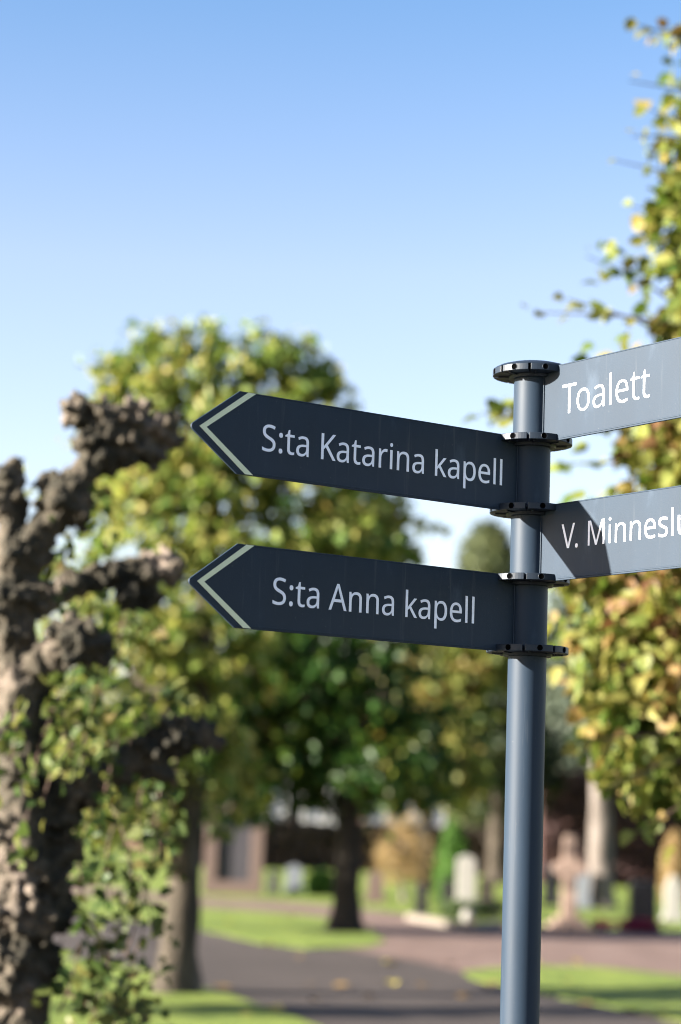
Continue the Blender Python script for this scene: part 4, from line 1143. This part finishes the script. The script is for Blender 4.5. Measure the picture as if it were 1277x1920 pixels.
# small white pot
b = ground(873, 1727)
pr = [(.035, 0), (.06, .02), (.08, .07), (.082, .11), (.068, .15), (.04, .17), (.015, .178)]
root = empty("stone_urn", tuple(b + Vector((0, -.35, 0))), "small round white stone urn in front of the white headstone", "urn")
m = MB(); m.tube([(0, 0, z) for r, z in pr], [r for r, z in pr], 24); m.build("bowl", LIMESTONE, root, smooth=True)
m = MB(); m.box((-.07, -.07, -.02), (.07, .07, -.0005)); m.build("foot", LIMESTONE, root)

# low stone borders; the first stands in for a sunlit patch of path
def border(label, pix, hgt, mat):
    P = [ground(x, y) for x, y in pix]
    root = empty("grave_border", tuple(P[0]), label, "stone border")
    for i in range(len(P) - 1):
        a, b_ = P[i] - P[0], P[i + 1] - P[0]
        d = (b_ - a).normalized(); s_ = Vector((-d.y, d.x, 0)) * .07
        a2 = a + d * .004
        m = MB()
        m.add([a2 - s_, b_ - s_, b_ + s_, a2 + s_] + [q + Vector((0, 0, hgt)) for q in (a2 - s_, b_ - s_, b_ + s_, a2 + s_)], [(3, 2, 1, 0), (4, 5, 6, 7), (0, 1, 5, 4), (1, 2, 6, 5), (2, 3, 7, 6), (3, 0, 4, 7)])
        m.build("kerb_stone", mat, root, bevel=.012)
    return root


border("low cream border standing in for a sunlit patch of path in front of the white headstone", [(768, 1726), (826, 1737), (884, 1748), (935, 1741)], .10, SUN_PATCH_CREAM)  # made-up kerb in place of a bright sunlit strip
border("low grey stone border in front of the sandstone cross", [(1010, 1748), (1068, 1752), (1130, 1755)], .08, SANDSTONE)

# ------------------------------------------------------------------ fallen leaves
FALLEN = [noise_mat("fallen_yellow_leaf", [(0.3, (0.27, 0.216, 0.0324)), (0.7, (0.3132, 0.27, 0.0648))], 20, .6, 0),
          noise_mat("fallen_ochre_leaf", [(0.3, (0.108, 0.0648, 0.0216)), (0.7, (0.135, 0.0891, 0.0351))], 20, .6, 0)]
T_, F_ = TPL_FINE
protos = []
for i in range(2):
    me = bpy.data.meshes.new("fallen_leaf")
    V = T_ * np.array([1.0, 1.0, 1.0]) - np.array([0, .5, -.03])
    V[:, 2] = np.abs(V[:, 0]) * .35 + .03 + .05 * (V[:, 1]) ** 2
    me.from_pydata((V * .13).tolist(), [], F_); me.update()
    me.materials.append(FALLEN[i]); protos.append(me)
spots = [(725, 1803, 0), (735, 1808, 0), (728, 1843, 0), (740, 1845, 0), (502, 1772, 0), (790, 1848, 1), (846, 1808, 1), (462, 1905, 0), (515, 1893, 0), (415, 1853, 1), (577, 1846, 1), (590, 1876, 1),
         (1000, 1808, 0), (1075, 1803, 0), (1085, 1806, 0), (1120, 1880, 0), (1095, 1884, 1), (1210, 1905, 1), (1245, 1900, 1), (925, 1845, 1), (910, 1850, 1), (515, 1725, 0), (545, 1720, 1), (430, 1728, 0), (1180, 1898, 1), (640, 1850, 1), (690, 1870, 1), (870, 1870, 1), (1060, 1838, 0), (560, 1795, 1)]
where = {0: "yellow", 1: "ochre"}
for i, (x, y, c) in enumerate(spots):
    o = bpy.data.objects.new("fallen_leaf", protos[c]); col.objects.link(o)
    onlawn = (x > 880 and 1814 < y and y < 1832 + (x - 880) * .22 and y > 1812) or (x < 600 and y < 1768 and y > 1705) or (x < 560 and y > 1890)
    p = ground(x, y, 0.034 if onlawn else 0.010)
    o.location = p; o.rotation_euler = (random.uniform(-.3, .3), random.uniform(-.3, .3), random.uniform(0, 6.3)); o.scale = (random.uniform(0.75, 1.25),) * 3
    o["label"] = ("%s fallen leaf lying on the %s" % (where[c], "lawn" if onlawn else "path")); o["category"] = "leaf"; o["group"] = "%s fallen leaves on the %s" % (where[c], "lawn" if onlawn else "path")
